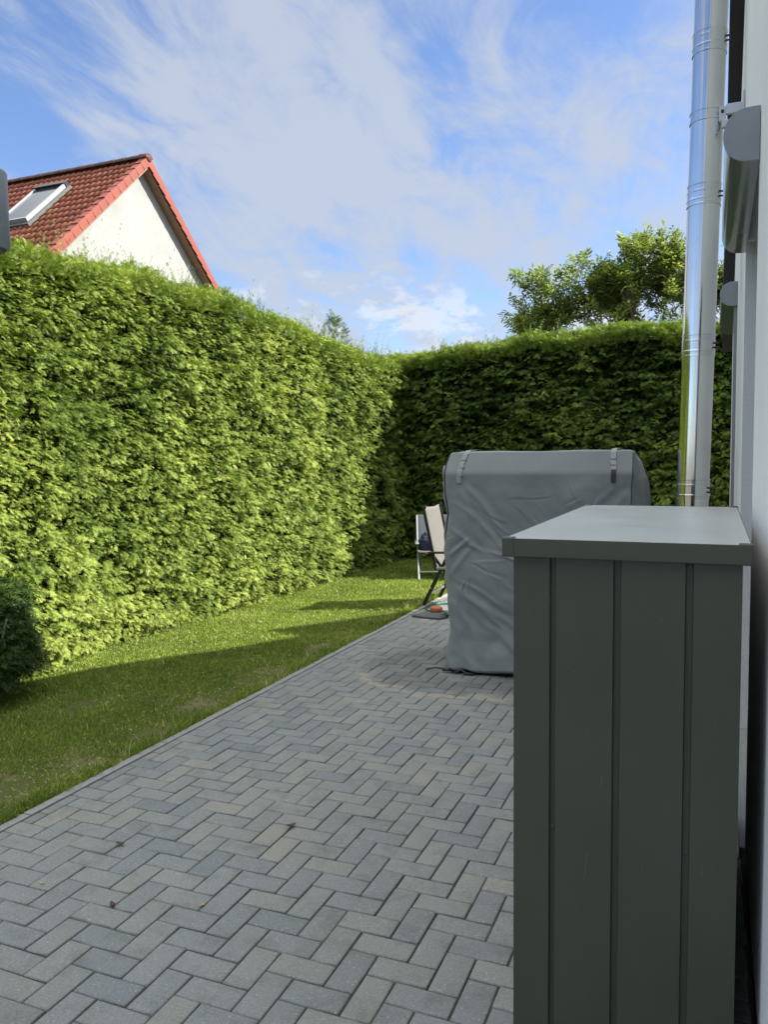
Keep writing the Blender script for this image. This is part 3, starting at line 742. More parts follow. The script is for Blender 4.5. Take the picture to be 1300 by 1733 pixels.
    fl_ = MB(); sb_(xa-.10, xb+.10, sa-.10, sb+.14, .02, .135, fl_)
    f_ = fr.build('skylight', noisy('skylight_frame', (.30,.31,.32), (.26,.27,.28), 9, .5), root)
    fl_.build('flashing', M_GREYP, f_)
    h = MB(); sb_(xa-.02, xb+.02, sa-.14, sa-.002, .02, .27, h); h.build('hood', M_BLACK, f_)
    gl = MB(); sb_(xa+w, xb-w, sa, sb-w, .15, .20, gl); gl.build('pane', mat('skylight_glass', (.035,.045,.06), .12, 0, .25)[0], f_)
    # gutter and pipe of the far eave stay behind the hedge; soffit board under the gable verge
    b = MB()
    for sg in (-1, 1):
        a = [Vector((X0-.02, YR, ZR-.28)), Vector((X0-.02, YR+sg*HW, ze-.28)), Vector((wx-.02, YR+sg*HW, ze-.28)), Vector((wx-.02, YR, ZR-.28))]
        b.add([*a, *[p+Vector((0,0,-.05)) for p in a]], [(0,1,2,3), (7,6,5,4), (0,4,5,1), (1,5,6,2), (2,6,7,3)])
    b.build('soffit_boards', M_WOOD, root)
neighbour()

# ------------------------------------------------------------ our white house on the right
WX = .125
def own_house():
    root = empty('white_house', (4.0, 3.5, 0), 'white rendered house wall with shutter boxes along the right edge of the patio', 'house')
    vz = lambda y: 2.88+.756*(8.70-y)
    w = MB(); d = .30
    wins = [(3.25, 4.70), (6.55, 8.10)]
    YE = 8.42; top = 2.74
    # wall built round the two tall openings, as boxes set end to end
    segs = [(-3.0, wins[0][0]), (wins[0][1], wins[1][0]), (wins[1][1], YE)]
    for a, b_ in segs: w.box(WX, WX+d, a, b_, .14, top)
    # upper gable part
    ys = [-3.0, 3.25, YE]; 
    yr = 2.0; zt = lambda y: min(vz(y), vz(2*yr-y) if y < yr else 99)-.20
    prof = [(-3.0, top), (YE, top), (YE, zt(YE)), (yr, vz(yr)-.20), (-3.0, vz(2*yr+3.0)-.20)]
    vs = [(WX, y_, z_) for y_, z_ in prof]+[(WX+d, y_, z_) for y_, z_ in prof]; n = len(prof)
    w.add(vs, [tuple(range(n))[::-1], tuple(range(n, 2*n))]+[(i, (i+1) % n, n+(i+1) % n, n+i) for i in range(n)])
    # end wall and body behind
    w.box(WX+d, 9, YE-.3, YE, .14, zt(YE))
    w.build('wall', M_WALL, root)
    p = MB(); p.box(WX+.012, WX+d, -3.0, wins[0][0], -.05, .14); p.box(WX+.012, WX+d, wins[0][0], YE-.012, -.05, .14); p.build('plinth', M_KERB, root)
    # roof with a dark verge overhanging the gable
    rf = MB(); X0, X1 = .033, 9.
    for y0, y1, f in ((8.75, yr, vz), (2*yr-8.75, yr, lambda q: vz(2*yr-q))):
        a = [(X0, y0, f(y0)), (X1, y0, f(y0)), (X1, y1, f(y1)), (X0, y1, f(y1))]; b_ = [(q[0], q[1], q[2]-.20) for q in a]
        rf.add(a+b_, [(0,1,2,3), (7,6,5,4), (0,4,5,1), (1,5,6,2), (3,7,4,0)])
    rf.build('roof', M_BLACK, root)
    # unseen wing added further back, shaped to cast the lawn and patio shadow
    X0 = 1.2; v2 = lambda y: 3.65+1.10*(10.12-y)
    wg = MB(); wg.box(X0+.25, 8, 8.43, 9.95, -.05, 3.3); wg.build('shadow_wing_wall', M_WALL, root)
    r2 = MB(); a = [(X0, 10.12, v2(10.12)), (9, 10.12, v2(10.12)), (9, 9.3, v2(9.3)), (X0, 9.3, v2(9.3))]; b_ = [(q[0], q[1], q[2]-.2) for q in a]
    r2.add(a+b_, [(0,1,2,3), (7,6,5,4), (0,4,5,1), (1,5,6,2), (2,6,7,3), (3,7,4,0)]); 
    a = [(X0, 9.3, v2(9.3)), (9, 9.3, v2(9.3)), (9, 8.6, v2(9.3)-.77), (X0, 8.6, v2(9.3)-.77)]; b_ = [(q[0], q[1], q[2]-.2) for q in a]
    r2.add(a+b_, [(0,1,2,3), (7,6,5,4), (0,4,5,1), (1,5,6,2), (2,6,7,3), (3,7,4,0)]); r2.build('shadow_wing_roof', M_RIDGE, root)
    wg2 = MB(); wg2.add([(X0+.25, 8.5, 3.3), (X0+.25, 9.95, 3.3), (X0+.25, 9.95, v2(9.95)-.2), (X0+.25, 9.3, v2(9.3)-.22), (X0+.25, 8.6, v2(9.3)-.99)], [(0,1,2,3,4)]); wg2.build('shadow_wing_gable', M_WALL, root)
    for k, (y0, y1) in enumerate(wins):
        f = MB(); x0, x1 = WX+.10, WX+.16
        f.box(x0, x1, y0, y0+.07, .14, top); f.box(x0, x1, y1-.07, y1, .14, top); f.box(x0, x1, y0+.07, y1-.07, .14, .24); f.box(x0, x1, y0+.07, y1-.07, top-.08, top)
        f.box(x0+.005, x1, (y0+y1)/2-.035, (y0+y1)/2+.035, .24, top-.08)
        fo = f.build('window_door', M_FRAME, root)
        MB().box(x0+.025, x0+.04, y0+.07, y1-.07, .24, top-.08).build('pane', M_GLASS, fo)
        MB().box(WX-.02, WX+.10, y0+.001, y1-.001, .10, .139).build('sill', M_ALU, root)
        # shutter box: half-round casing with a flat grey end cap
        zt_, zb = (2.855, 2.675) if k == 0 else (2.885, 2.715)
        ya, yb = (3.20, 4.64) if k == 0 else (6.48, 8.06)
        cz = (zt_+zb)/2; hh = (zt_-zb)/2; pr = .118
        n = 20; prof = [(WX-.001, zt_)]
        for i in range(n+1):
            t = math.pi*i/n; sx = math.sin(t)**.75; prof.append((WX-.02-(pr-.02)*sx, cz+hh*math.cos(t)))
        prof.append((WX-.001, zb))
        m_ = len(prof); b_ = MB()
        b_.add([(x, ya+.004, z) for x, z in prof]+[(x, yb, z) for x, z in prof], [(i, i+1, m_+i+1, m_+i) for i in range(m_-1)]+[tuple(range(m_, 2*m_))])
        co = b_.build('shutter_box', M_ALUG, root, auto=40)
        b_ = MB(); e = 1.03
        P2 = [(WX-.001+(x-WX)*1.0 - (.003 if x < WX-.01 else 0), cz+(z-cz)*e) for x, z in prof]
        b_.add([(x, ya-.004, z) for x, z in P2]+[(x, ya+.006, z) for x, z in P2], [tuple(range(m_)), tuple(range(m_, 2*m_))[::-1]]+[(i, m_+i, m_+i+1, i+1) for i in range(m_-1)])
        b_.build('end_cap', M_ALU, co)
        gr = MB(); gr.box(WX-.022, WX-.001, y0-.05, y0-.01, .14, zb-.002) ; 
        if k == 1: gr.build('guide_rail', M_ALU, root)
own_house()

# ------------------------------------------------------------ steel flue
def flue():
    root = empty('steel_flue', (-.14, 5.6, 0), 'polished stainless steel flue pipe with clamp bands on the white house wall', 'flue pipe')
    Y = 5.6; xof = lambda z: -.140+.0203*(z-1.32)
    r0 = .0985
    bands = [(4.255,4.119), (3.331,3.195), (2.397,2.254), (1.476,1.341), (.55,.41)]
    ring = [(4.219,4.162), (3.284,3.232), (2.356,2.288), (1.437,1.368), (.51,.45)]
    def lathe(prof, name, m, n=72, par=root):
        b = MB(); base = 0
        for z, r in prof:
            for k in range(n):
                a = 2*math.pi*k/n; b.v.append((xof(z)+math.cos(a)*r, Y+math.sin(a)*r, z))
        for i in range(len(prof)-1):
            for k in range(n): k2 = (k+1) % n; b.f.append((i*n+k, i*n+k2, (i+1)*n+k2, (i+1)*n+k))
        return b.build(name, m, par, auto=28)
    edges = [0.0]+[z for bd in reversed(bands) for z in (bd[1], bd[0])]+[5.6]
    for i in range(0, len(edges), 2): lathe([(edges[i], r0), (edges[i+1], r0)], 'pipe_section', M_STEEL)
    for (a, b_), (c1, c2) in zip(bands, ring):
        e = .0045
        lathe([(b_, r0-.001), (b_, r0+e), (b_+.010, r0+e), (b_+.012, r0+.002), (c2-.006, r0+.002), (c2-.004, r0+e), (c2+.006, r0+e), (c2+.008, r0+.003),
               (c1-.008, r0+.003), (c1-.006, r0+e), (c1+.004, r0+e), (c1+.006, r0+.002), (a-.012, r0+.002), (a-.010, r0+e), (a, r0+e), (a, r0-.001)], 'clamp_band', M_STEELB)
        bb = MB(); zc = (c1+c2)/2
        for dz in (-.014, .014): bb.tube([(xof(zc)+r0-.012, Y-.045, zc+dz), (xof(zc)+r0+.022, Y-.04, zc+dz)], .006, 8)
        bb.build('clamp_bolt', M_BLACK, root.children[-1])
    lathe([(5.58, r0), (5.60, r0+.02), (5.72, r0+.02), (5.80, .03)], 'cowl', M_STEELB)
    # the wall bracket: a band, two arms and a bracket plate
    z = 3.742
    lathe([(z-.035, r0), (z-.035, r0+.005), (z-.025, r0+.005), (z-.024, r0+.002), (z+.024, r0+.002), (z+.025, r0+.005), (z+.035, r0+.005), (z+.035, r0)], 'bracket_band', M_STEELB)
    b = MB(); x0 = xof(z)+r0
    b.box(x0-.03, x0+.012, Y-.075, Y-.068, z-.055, z+.03); b.box(x0+.012, WX-.002, Y-.085, Y-.055, z-.022, z+.038); b.box(x0-.01, x0+.03, Y-.09, Y-.05, z-.10, z-.056)
    b.box(WX-.014, WX-.0015, Y-.15, Y-.0849, z-.08, z+.08)
    br = b.build('bracket', M_SILVER, root, bevel=.002)
    MB().tube([(x0-.008, Y-.082, z), (x0-.008, Y-.074, z)], .010, 10).build('bracket_bolt', M_BLACK, br)
    # support foot
    MB().box(-.24, -.04, Y-.10, Y+.10, -.01, .02).build('foot_plate', M_SILVER, root)
flue()

# ------------------------------------------------------------ storage box
def storage():
    root = empty('storage_box', (-.22, 2.8, 0), 'tall dark olive grey metal garden storage box beside the house wall', 'storage box')
    y0, y1 = 2.08, 3.56; x0, x1 = -.522, .083; zt = 1.42; rim = .047
    fy = 2.105; bx0, bx1 = -.498, .064; hb = zt-.012
    # front sheet: vertical channels pressed into the sheet
    ch = [(-.402,-.385), (-.239,-.219), (-.066,-.046)]
    g = .012; c = .003
    def prof():
        pr = [(bx0, fy)]
        for a, b in ch: pr += [(a, fy), (a+c, fy+g), (b-c, fy+g), (b, fy)]
        pr.append((bx1, fy)); return pr
    P = prof(); pr = P + [(bx1, y1-.03), (bx0, y1-.03)]
    # side grooves on the patio side
    sg = []
    yy = y1-.03
    b = MB(); front = P; n = len(front)
    b.add([(x, y, .012) for x, y in front]+[(x, y, hb) for x, y in front], [(i, i+1, n+i+1, n+i) for i in range(n-1)])
    b.build('front_panel', M_BOX, root, auto=20)
    side = [(bx0, y1-.03)]
    k = y1-.20
    while k > fy+.12: side += [(bx0, k), (bx0+g, k-c), (bx0+g, k-.017), (bx0, k-.02)]; k -= .165
    side.append((bx0, fy)); n = len(side)
    b = MB(); b.add([(x, y, .012) for x, y in side]+[(x, y, hb) for x, y in side], [(i, i+1, n+i+1, n+i) for i in range(n-1)]); b.build('side_panel', M_BOX, root, auto=20)
    b = MB(); b.add([(bx1, fy, .012), (bx1, y1-.03, .012), (bx1, y1-.03, hb), (bx1, fy, hb)], [(0,1,2,3)]); b.build('side_panel', M_BOX, root)
    b = MB(); b.add([(bx1, y1-.03, .012), (bx0, y1-.03, .012), (bx0, y1-.03, hb), (bx1, y1-.03, hb)], [(0,1,2,3)]); b.build('back_panel', M_BOX, root)
    b = MB(); b.box(bx0+.003, bx1-.003, fy+.003+g, y1-.035, -.005, .03); b.build('base_frame', M_BLACK, root)
    # lid: slightly crowned sheet with folded rims
    nx, ny = 14, 24; V = []; Fq = []
    for j in range(ny+1):
        for i in range(nx+1):
            u, v = i/nx, j/ny; x = x0+.002+(x1-x0-.004)*u; y = y0+.002+(y1-y0-.004)*v
            z = zt + .003*math.sin(math.pi*u)*math.sin(math.pi*v) - .0025*math.exp(-((v-.5)/.2)**2)*math.sin(u*3)
            V.append((x, y, z))
    for j in range(ny):
        for i in range(nx): a = j*(nx+1)+i; Fq.append((a, a+1, a+nx+2, a+nx+1))
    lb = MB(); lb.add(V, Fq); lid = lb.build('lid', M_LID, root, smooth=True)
    b = MB(); t = .0025
    b.box(x0+.028, x1-.028, y0, y0+t, zt-rim, zt+.001); b.box(x0+.028, x1-.028, y1-t, y1, zt-rim, zt+.001)
    b.box(x0, x0+t, y0+.028, y1-.028, zt-rim, zt+.001); b.box(x1-t, x1, y0+.028, y1-.028, zt-rim, zt+.001)
    # inward return fold under the front
    b.box(x0+.03, x1-.03, y0+t, y0+.018, zt-rim, zt-rim+t)
    b.build('lid_rim', M_BOX, lid, bevel=.0015)
    for sx, sy in ((0,0),(1,0),(0,1),(1,1)):
        cb = MB(); xa = x0 if sx == 0 else x1-.03; ya = y0 if sy == 0 else y1-.03
        e = .0022
        xo0 = xa-(e if sx == 0 else 0); xo1 = xa+.03+(e if sx else 0); yo0 = ya-(e if sy == 0 else 0); yo1 = ya+.03+(e if sy else 0)
        cb.box(xo0, xo1, yo0, yo1, zt-rim-.0015, zt+.0035 if sy == 0 else zt+.0045)
        cb.build('corner_cap', M_BOX, lid, bevel=.004, seg=3)
    # bolts in the channels
    for x, z in ((-.393,.64), (-.056,.63), (-.393,1.366), (-.056,1.36)):
        MB().tube([(x, fy+g, z), (x, fy+g-.003, z)], .0055, 14).tube([(x, fy+g-.003, z), (x, fy+g-.006, z)], [.0045, .003], 10).build('bolt', M_GREYP, root, auto=30)
    # fine scratches in the paint
    M_SCR = mat('bare_metal_scratch', (.17,.17,.15), .6)[0]
    for a, b_ in (((-.262,.805),(-.266,.765)), ((-.300,.585),(-.303,.545)), ((-.304,.54),(-.309,.505)), ((-.16,.575),(-.16,.562)), ((-.016,.605),(-.015,.575)), ((-.24,1.02),(-.241,.99))):
        MB().bar((a[0], fy-.0003, a[1]), (b_[0], fy-.0003, b_[1]), .0007, .0006, (0,1,0)).build('scratch', M_SCR, root)
    for x, z in ((-.334,1.17), (-.339,1.07), (-.30,.92), (-.12,1.22), (.01,.98)): MB().bar((x, fy-.0003, z), (x+.0005, fy-.0003, z+.0025), .0016, .0006, (0,1,0)).build('scratch', M_SCR, root)
storage()

# ------------------------------------------------------------ furniture under its cover
def cover():
    root = empty('furniture_cover', (-1.2, 6.3, 0), 'grey protective fabric cover over a tall garden seat on the patio', 'furniture cover')
    rg = np.random.default_rng(4)
    # footprint loop at height fraction; parameter s runs round: front, right, back, left
    H = 1.655
    nf, nr, nb, nl = 230, 90, 60, 90; nz_ = 200
    zz = np.concatenate([np.linspace(0, 1, nz_)])
    z = .015 + zz*(H-.015)
    def corner(P):   # list of 4 corners per z -> loop points with rounded corners
        return P
    # left front edge profile measured from the photo
    lz = [0, .03, .12, .22, .33, .45, .60, .78, .90, 1.05, 1.2, 1.35, 1.5, 1.58, 1.655]
    lx = [-1.80,-1.845,-1.885,-1.865,-1.845,-1.865,-1.88,-1.885,-1.895,-1.885,-1.875,-1.90,-1.905,-1.905,-1.89]
    XL = np.interp(z, lz, lx)
    XR = np.interp(z, [0, .5, 1.2, 1.5, 1.655], [-.56, -.545, -.525, -.52, -.525])
    YF = np.interp(z, [0, .25, 1.0, 1.50, 1.52, 1.655], [5.70, 5.745, 5.80, 5.815, 5.822, 5.90])
    XLB = np.interp(z, [0, .3, .8, 1.1, 1.4, 1.55, 1.655], [-1.98,-2.11,-2.12,-2.17,-2.21,-2.15,-2.0])
    YB = np.interp(z, [0, 1.3, 1.655], [6.85, 6.72, 6.62])
    XRB = np.interp(z, [0, .8, 1.2, 1.45, 1.58, 1.655], [-.47,-.475,-.485,-.50,-.545,-.60])
    loops = []
    rc = .045
    for i in range(nz_):
        A = np.array([XL[i], YF[i]]); B = np.array([XR[i], YF[i]-.01]); Cc = np.array([XRB[i], YB[i]]); D = np.array([XLB[i], YB[i]])
        seg = []
        for (p, q, n) in ((A,B,nf), (B,Cc,nr), (Cc,D,nb), (D,A,nl)):
            t = np.arange(n)/n; seg.append(p[None]*(1-t[:,None])+q[None]*t[:,None])
        loops.append(np.concatenate(seg))
    G = np.array(loops)                                            # nz, ns, 2
    # round the corners a little by circular smoothing near them
    k = 4; sm = sum(np.roll(G, s, axis=1) for s in range(-k, k+1))/(2*k+1); G = sm
    ns = G.shape[1]; P = np.concatenate([G, np.broadcast_to(z[:,None,None], (nz_, ns, 1))], 2).copy()
    tang = np.roll(P, -1, 1)-np.roll(P, 1, 1); nrm = np.stack([tang[...,1], -tang[...,0], 0*tang[...,0]], -1); nrm /= np.linalg.norm(nrm, axis=-1)[...,None]+1e-9
    # unwrapped coordinates
    sl_ = np.concatenate([[0], np.cumsum(np.linalg.norm(np.diff(P[100,:,:2], axis=0), axis=1))]); U = np.broadcast_to(sl_[None], (nz_, ns)); Zc = np.broadcast_to(z[:,None], (nz_, ns))
    d = np.zeros((nz_, ns))
    def crease(u0, z0, u1, z1, dep, w, bow=0.):
        dx, dz = u1-u0, z1-z0; L = math.hypot(dx, dz); t = ((U-u0)*dx+(Zc-z0)*dz)/L/L; q = ((U-u0)*-dz+(Zc-z0)*dx)/L
        q = q - bow*np.sin(np.pi*np.clip(t,0,1)); tt = np.clip(t, 0, 1); e = np.where((t > 0) & (t < 1), np.sin(np.pi*tt)**.6, 0)
        return dep*e*(np.exp(-(q/w)**2) - .55*np.exp(-((q-w*1.8)/(w*1.5))**2))
    Wf = 1.36
    # drag folds hanging from the two top corners and pulled to the foot
    for u0, z0, u1, z1, dep, w, bow in ((.06,1.50,.42,1.05,.016,.022,.03), (.10,1.46,.30,.92,.012,.02,-.02), (.04,1.30,.50,.86,.018,.020,.03), (.30,.93,.66,.80,.014,.012,.02),
        (.02,1.10,.30,.90,.016,.018,0), (.03,.88,.18,1.02,.020,.016,0), (.02,.72,.22,.98,.018,.022,0), (.08,.70,.42,.52,.010,.014,.02), (.05,.66,.55,.18,.022,.032,.04),
        (.10,.60,.62,.30,.014,.022,.02), (.03,.55,.30,.10,.018,.03,.02), (.22,.42,.70,.05,.018,.028,.02), (.05,.36,.20,.06,.016,.02,0), (.35,.75,.75,.45,.010,.02,.02),
        (1.30,1.46,1.00,1.15,.010,.022,-.02), (1.32,1.40,1.10,.95,.012,.025,-.02),
        (1.20,1.30,.85,1.05,.008,.016,0), (1.33,1.2,1.22,.6,.014,.03,0), (.45,.60,1.1,.25,.012,.03,.03), (.60,.2,1.1,.08,.010,.02,0), 
        (.34,1.13,.44,1.02,.010,.008,0), (.52,1.10,.66,1.03,.008,.008,0), (.18,.98,.30,.92,.009,.008,0), (.20,.84,.46,.86,.008,.008,0), (.24,.78,.50,.70,.008,.010,0)):
        d += crease(u0, z0, u1, z1, dep, w, bow)
    for k in range(46):
        u0 = rg.uniform(0, 1.3); z0 = rg.uniform(.1, 1.35); a = rg.normal(-.7 if u0 < .8 else 2.3, .6); L = rg.uniform(.08, .30)
        d += crease(u0, z0, u0+math.cos(a)*L, z0+math.sin(a)*L, rg.uniform(.003, .010)*rg.choice([-1, 1]), rg.uniform(.005, .010), rg.normal(0,.015))
    for k in range(26):                                            # folds round the right, back and left sides
        u0 = rg.uniform(1.42, sl_[-1]); z1 = rg.uniform(.9, 1.5); d += crease(u0, z1, u0+rg.normal(0,.12), z1-rg.uniform(.4,1.2), rg.uniform(.01,.03), rg.uniform(.02,.05), rg.normal(0,.03))
    soft = (vnoise(U, Zc, 3.0, 50)-.5)*.030 + (vnoise(U, Zc, 7.5, 51)-.5)*.012 + (vnoise(U+.6*Zc, Zc-.3*U, 16, 52)-.5)*.004
    fade = np.interp(Zc, [0, 1.40, 1.50, 1.655], [1.2, 1, .25, .15])
    d = (d*.50+soft*1.15)*fade
    # hem gathered at the foot
    d += np.interp(Zc, [0, .03, .10], [-.035, .0, 0])+ .010*np.sin(U*31+2*np.sin(U*7))*np.interp(Zc, [0,.12,.3], [1,.5,0])
    P += nrm*d[...,None]
    # hem line not level: dips and lifts a little
    P[...,2] += np.interp(Zc, [0, .5], [1, 0])*(.018*np.sin(U*5)+.012*np.sin(U*13+1))*1.0
    P[...,2] = np.maximum(P[...,2], .004)
    # rounded shoulder into the top, then close with rings shrinking to the centre
    V = [P.reshape(-1, 3)]; rings = nz_
    cen = np.array([-1.22, 6.28]); last = P[-1]
    extra = []
    for s_, dz in ((.992, .010), (.975, .017), (.94, .021), (.8, .026), (.6, .020), (.4, .012), (.2, .008), (.02, .006)):
        q = last.copy(); q[:,:2] = cen+(last[:,:2]-cen)*s_; q[:,2] = last[:,2]+dz*.6 + (.006*np.sin(q[:,0]*9)*np.cos(q[:,1]*7) if s_ < .95 else 0); extra.append(q); rings += 1
    V.append(np.concatenate(extra)); V = np.concatenate(V)
    idx = np.arange(rings*ns).reshape(rings, ns); nx_ = np.roll(idx, -1, 1)
    Q = np.stack([idx[:-1], nx_[:-1], nx_[1:], idx[1:]], -1).reshape(-1, 4)
    link('fabric_shell', npmesh('fabric_shell', V, Q), M_FABRIC, root, smooth=True)
    # piping along the seams
    def seam(ks, off=.006, r=.006, name='seam_piping', m=M_PIPING, z0=0, z1=nz_):
        pts = [P[i, ks] + nrm[i, ks]*off for i in range(z0, z1, 3)]; MB().tube([Vector(p) for p in pts], r, 6).build(name, m, root, smooth=True)
    seam(ns-5, .004, .0065); seam(nf-2, .0, .004); 
    for k_ in (nf+nr-4, nf+nr+nb): seam(k_, .0, .004)
    # narrow flap of seam allowance standing off the left front edge
    fl = MB(); pts = []
    for i in range(0, nz_-8, 4):
        w = .014+.010*math.sin(i*.11)**2; p = P[i, ns-5]; q = p + nrm[i, ns-5]*.003 + np.array([-w*.9, -w*.25, 0]); pts.append((p, q))
    vs = [tuple(a) for p in pts for a in p]; fl.add(vs, [(2*i, 2*i+1, 2*i+3, 2*i+2) for i in range(len(pts)-1)]); so_ = fl.build('seam_flap', M_FABRIC, root, smooth=True)
    s = so_.modifiers.new('s', 'SOLIDIFY'); s.thickness = .002
    # straps hanging over the top edge at the front
    def surf(u, zt_):
        i = int(np.clip(np.searchsorted(z, zt_), 0, nz_-1)); k = int(np.clip(np.searchsorted(sl_, u), 0, nf)); return P[i, k]+nrm[i, k]*.006
    for (u0, u1, zb, black) in ((.125, .100, 1.425, False), (1.205, 1.21, 1.525, True)):
        b = MB(); pts = []
        for t in np.linspace(0, 1, 16):
            zt_ = 1.650-(1.650-zb)*t; u = u0+(u1-u0)*t; p = surf(u, zt_); pts.append((p+np.array([-.019,0,0]), p+np.array([.019,0,.0])))
        p0 = pts[0]; pts.insert(0, tuple(np.array(q)+np.array([0,.05,.022]) for q in p0)); pts.insert(0, tuple(np.array(q)+np.array([0,.25,.028]) for q in p0))
        vs = [tuple(a) for p in pts for a in p]; b.add(vs, [(2*i, 2*i+1, 2*i+3, 2*i+2) for i in range(len(pts)-1)]); so_ = b.build('strap', M_STRAP, root)
        s = so_.modifiers.new('s', 'SOLIDIFY'); s.thickness = .004; s.offset = 0
        for zq in ((1.60, 1.54, 1.48) if not black else (1.60, 1.56)):
            q = surf(u0, zq); MB().box(q[0]-.0195, q[0]+.0195, q[1]-.006, q[1]-.0025, q[2]-.002, q[2]+.002).build('stitching', M_GREYP, so_)
        if black:
            b = MB(); pts = []
            for t in np.linspace(0, 1, 8):
                zt_ = 1.525-.085*t; p = surf(1.21, zt_); pts.append((p+np.array([-.015,-.003,0]), p+np.array([.015,-.003,0])))
            vs = [tuple(a) for p in pts for a in p]; b.add(vs, [(2*i, 2*i+1, 2*i+3, 2*i+2) for i in range(len(pts)-1)]); o2 = b.build('strap_end', M_PIPING, so_)
            s = o2.modifiers.new('s', 'SOLIDIFY'); s.thickness = .004
    # drawstring lying on the pavers
    MB().tube([(-2.03,5.70,.012), (-1.98,5.76,.014), (-1.93,5.77,.012), (-1.88,5.75,.014), (-1.83,5.76,.03), (-1.80,5.74,.02)], .0055, 6).build('drawstring', M_PIPING, root, smooth=True)
    MB().tube([(-1.90,5.72,.014), (-1.86,5.70,.025), (-1.82,5.73,.012), (-1.78,5.69,.015), (-1.75,5.71,.03), (-1.70,5.68,.012), (-1.65,5.69,.012)], .010, 6).build('toggle', M_PIPING, root, smooth=True)
cover()

# ------------------------------------------------------------ garden chairs
def chair_near():
    root = empty('folding_chair', (-2.7, 8.5, 0), 'black framed folding garden chair with tall beige backrest beside the grey cover', 'garden chair', 'folding garden chairs at the far end of the patio')
    ya, yb = 8.22, 8.78
    bt = Vector((-2.945, 0, 1.085)); bb = Vector((-2.80, 0, .40)); sf = Vector((-2.32, 0, .44))
    yv = lambda v, y: Vector((v.x, y, v.z))
    for y in (ya, yb):
        f = MB(); f.bar(yv(bb, y), yv(bt, y), .032, .022, (0,1,0)); f.bar(yv(bt, y), yv(bt, y)+Vector((.03,0,-.004)), .032, .02, (0,1,0)); f.build('back_frame', M_BLACK, root, bevel=.004)
        MB().bar((-2.66, y, .575), (-2.955, y-.0, -.003), .040, .022, (0,1,0)).build('leg', M_BLACK, root, bevel=.005)
        yi = y+(.03 if y == ya else -.03)
        MB().bar((-2.86, yi, .575), (-2.40, yi, -.003), .036, .02, (0,1,0)).build('leg', M_BLACK, root, bevel=.005)
        yo = y-(.012 if y == ya else -.012)
        ar = MB(); ar.bar((-2.885, yo, .590), (-2.42, yo, .605), .045, .024, (0,0,1)); a_ = ar.build('armrest', M_BLACK, root, bevel=.008)
        MB().bar((-2.92, yo, .578), (-2.885, yo, .588), .044, .024, (0,0,1)).build('armrest_tip', M_ORANGE, a_, bevel=.006)
        MB().bar((-2.80, y, .42), (-2.30, y, .45), .028, .026, (0,1,0)).build('seat_rail', M_SILVER, root, bevel=.004)
        for px, pz in ((-2.78,.42), (-2.675,.545), (-2.86,.20), (-2.66,.50)): MB().tube([(px, yo-.006 if y == ya else yo+.006, pz), (px, yo+.014, pz)], .009, 8).build('rivet', M_SILVER, root)
    MB().bar((-2.895, ya+.01, .135), (-2.895, yb-.01, .135), .024, .024).build('stretcher', M_SILVER, root, bevel=.004)
    MB().bar((-2.47, ya+.04, .09), (-2.47, yb-.04, .09), .024, .024).build('stretcher', M_BLACK, root, bevel=.004)
    # sling backrest, sagging between the frames
    V = []; Fq = []; n1, n2 = 18, 10
    for i in range(n1+1):
        t = i/n1
        for j in range(n2+1):
            s = j/n2; p = bb.lerp(bt, t); sag = .022*math.sin(math.pi*s); V.append((p.x-.004+sag, ya+.02+(yb-ya-.04)*s, p.z + (.004 - .012*math.sin(math.pi*s) if i == n1 else 0)))
    for i in range(n1):
        for j in range(n2): a = i*(n2+1)+j; Fq.append((a, a+1, a+n2+2, a+n2+1))
    o = MB().add(V, Fq).build('backrest', M_MESH, root, smooth=True); s = o.modifiers.new('s', 'SOLIDIFY'); s.thickness = .004
    V = []; Fq = []
    for i in range(11):
        t = i/10
        for j in range(n2+1):
            s = j/n2; p = bb.lerp(sf, t); V.append((p.x+.01, ya+.03+(yb-ya-.06)*s, p.z+.04-.02*math.sin(math.pi*s)))
    for i in range(10):
        for j in range(n2): a = i*(n2+1)+j; Fq.append((a, a+1, a+n2+2, a+n2+1))
    o = MB().add(V, Fq).build('seat', M_MESHG, root, smooth=True); s = o.modifiers.new('s', 'SOLIDIFY'); s.thickness = .004
chair_near()
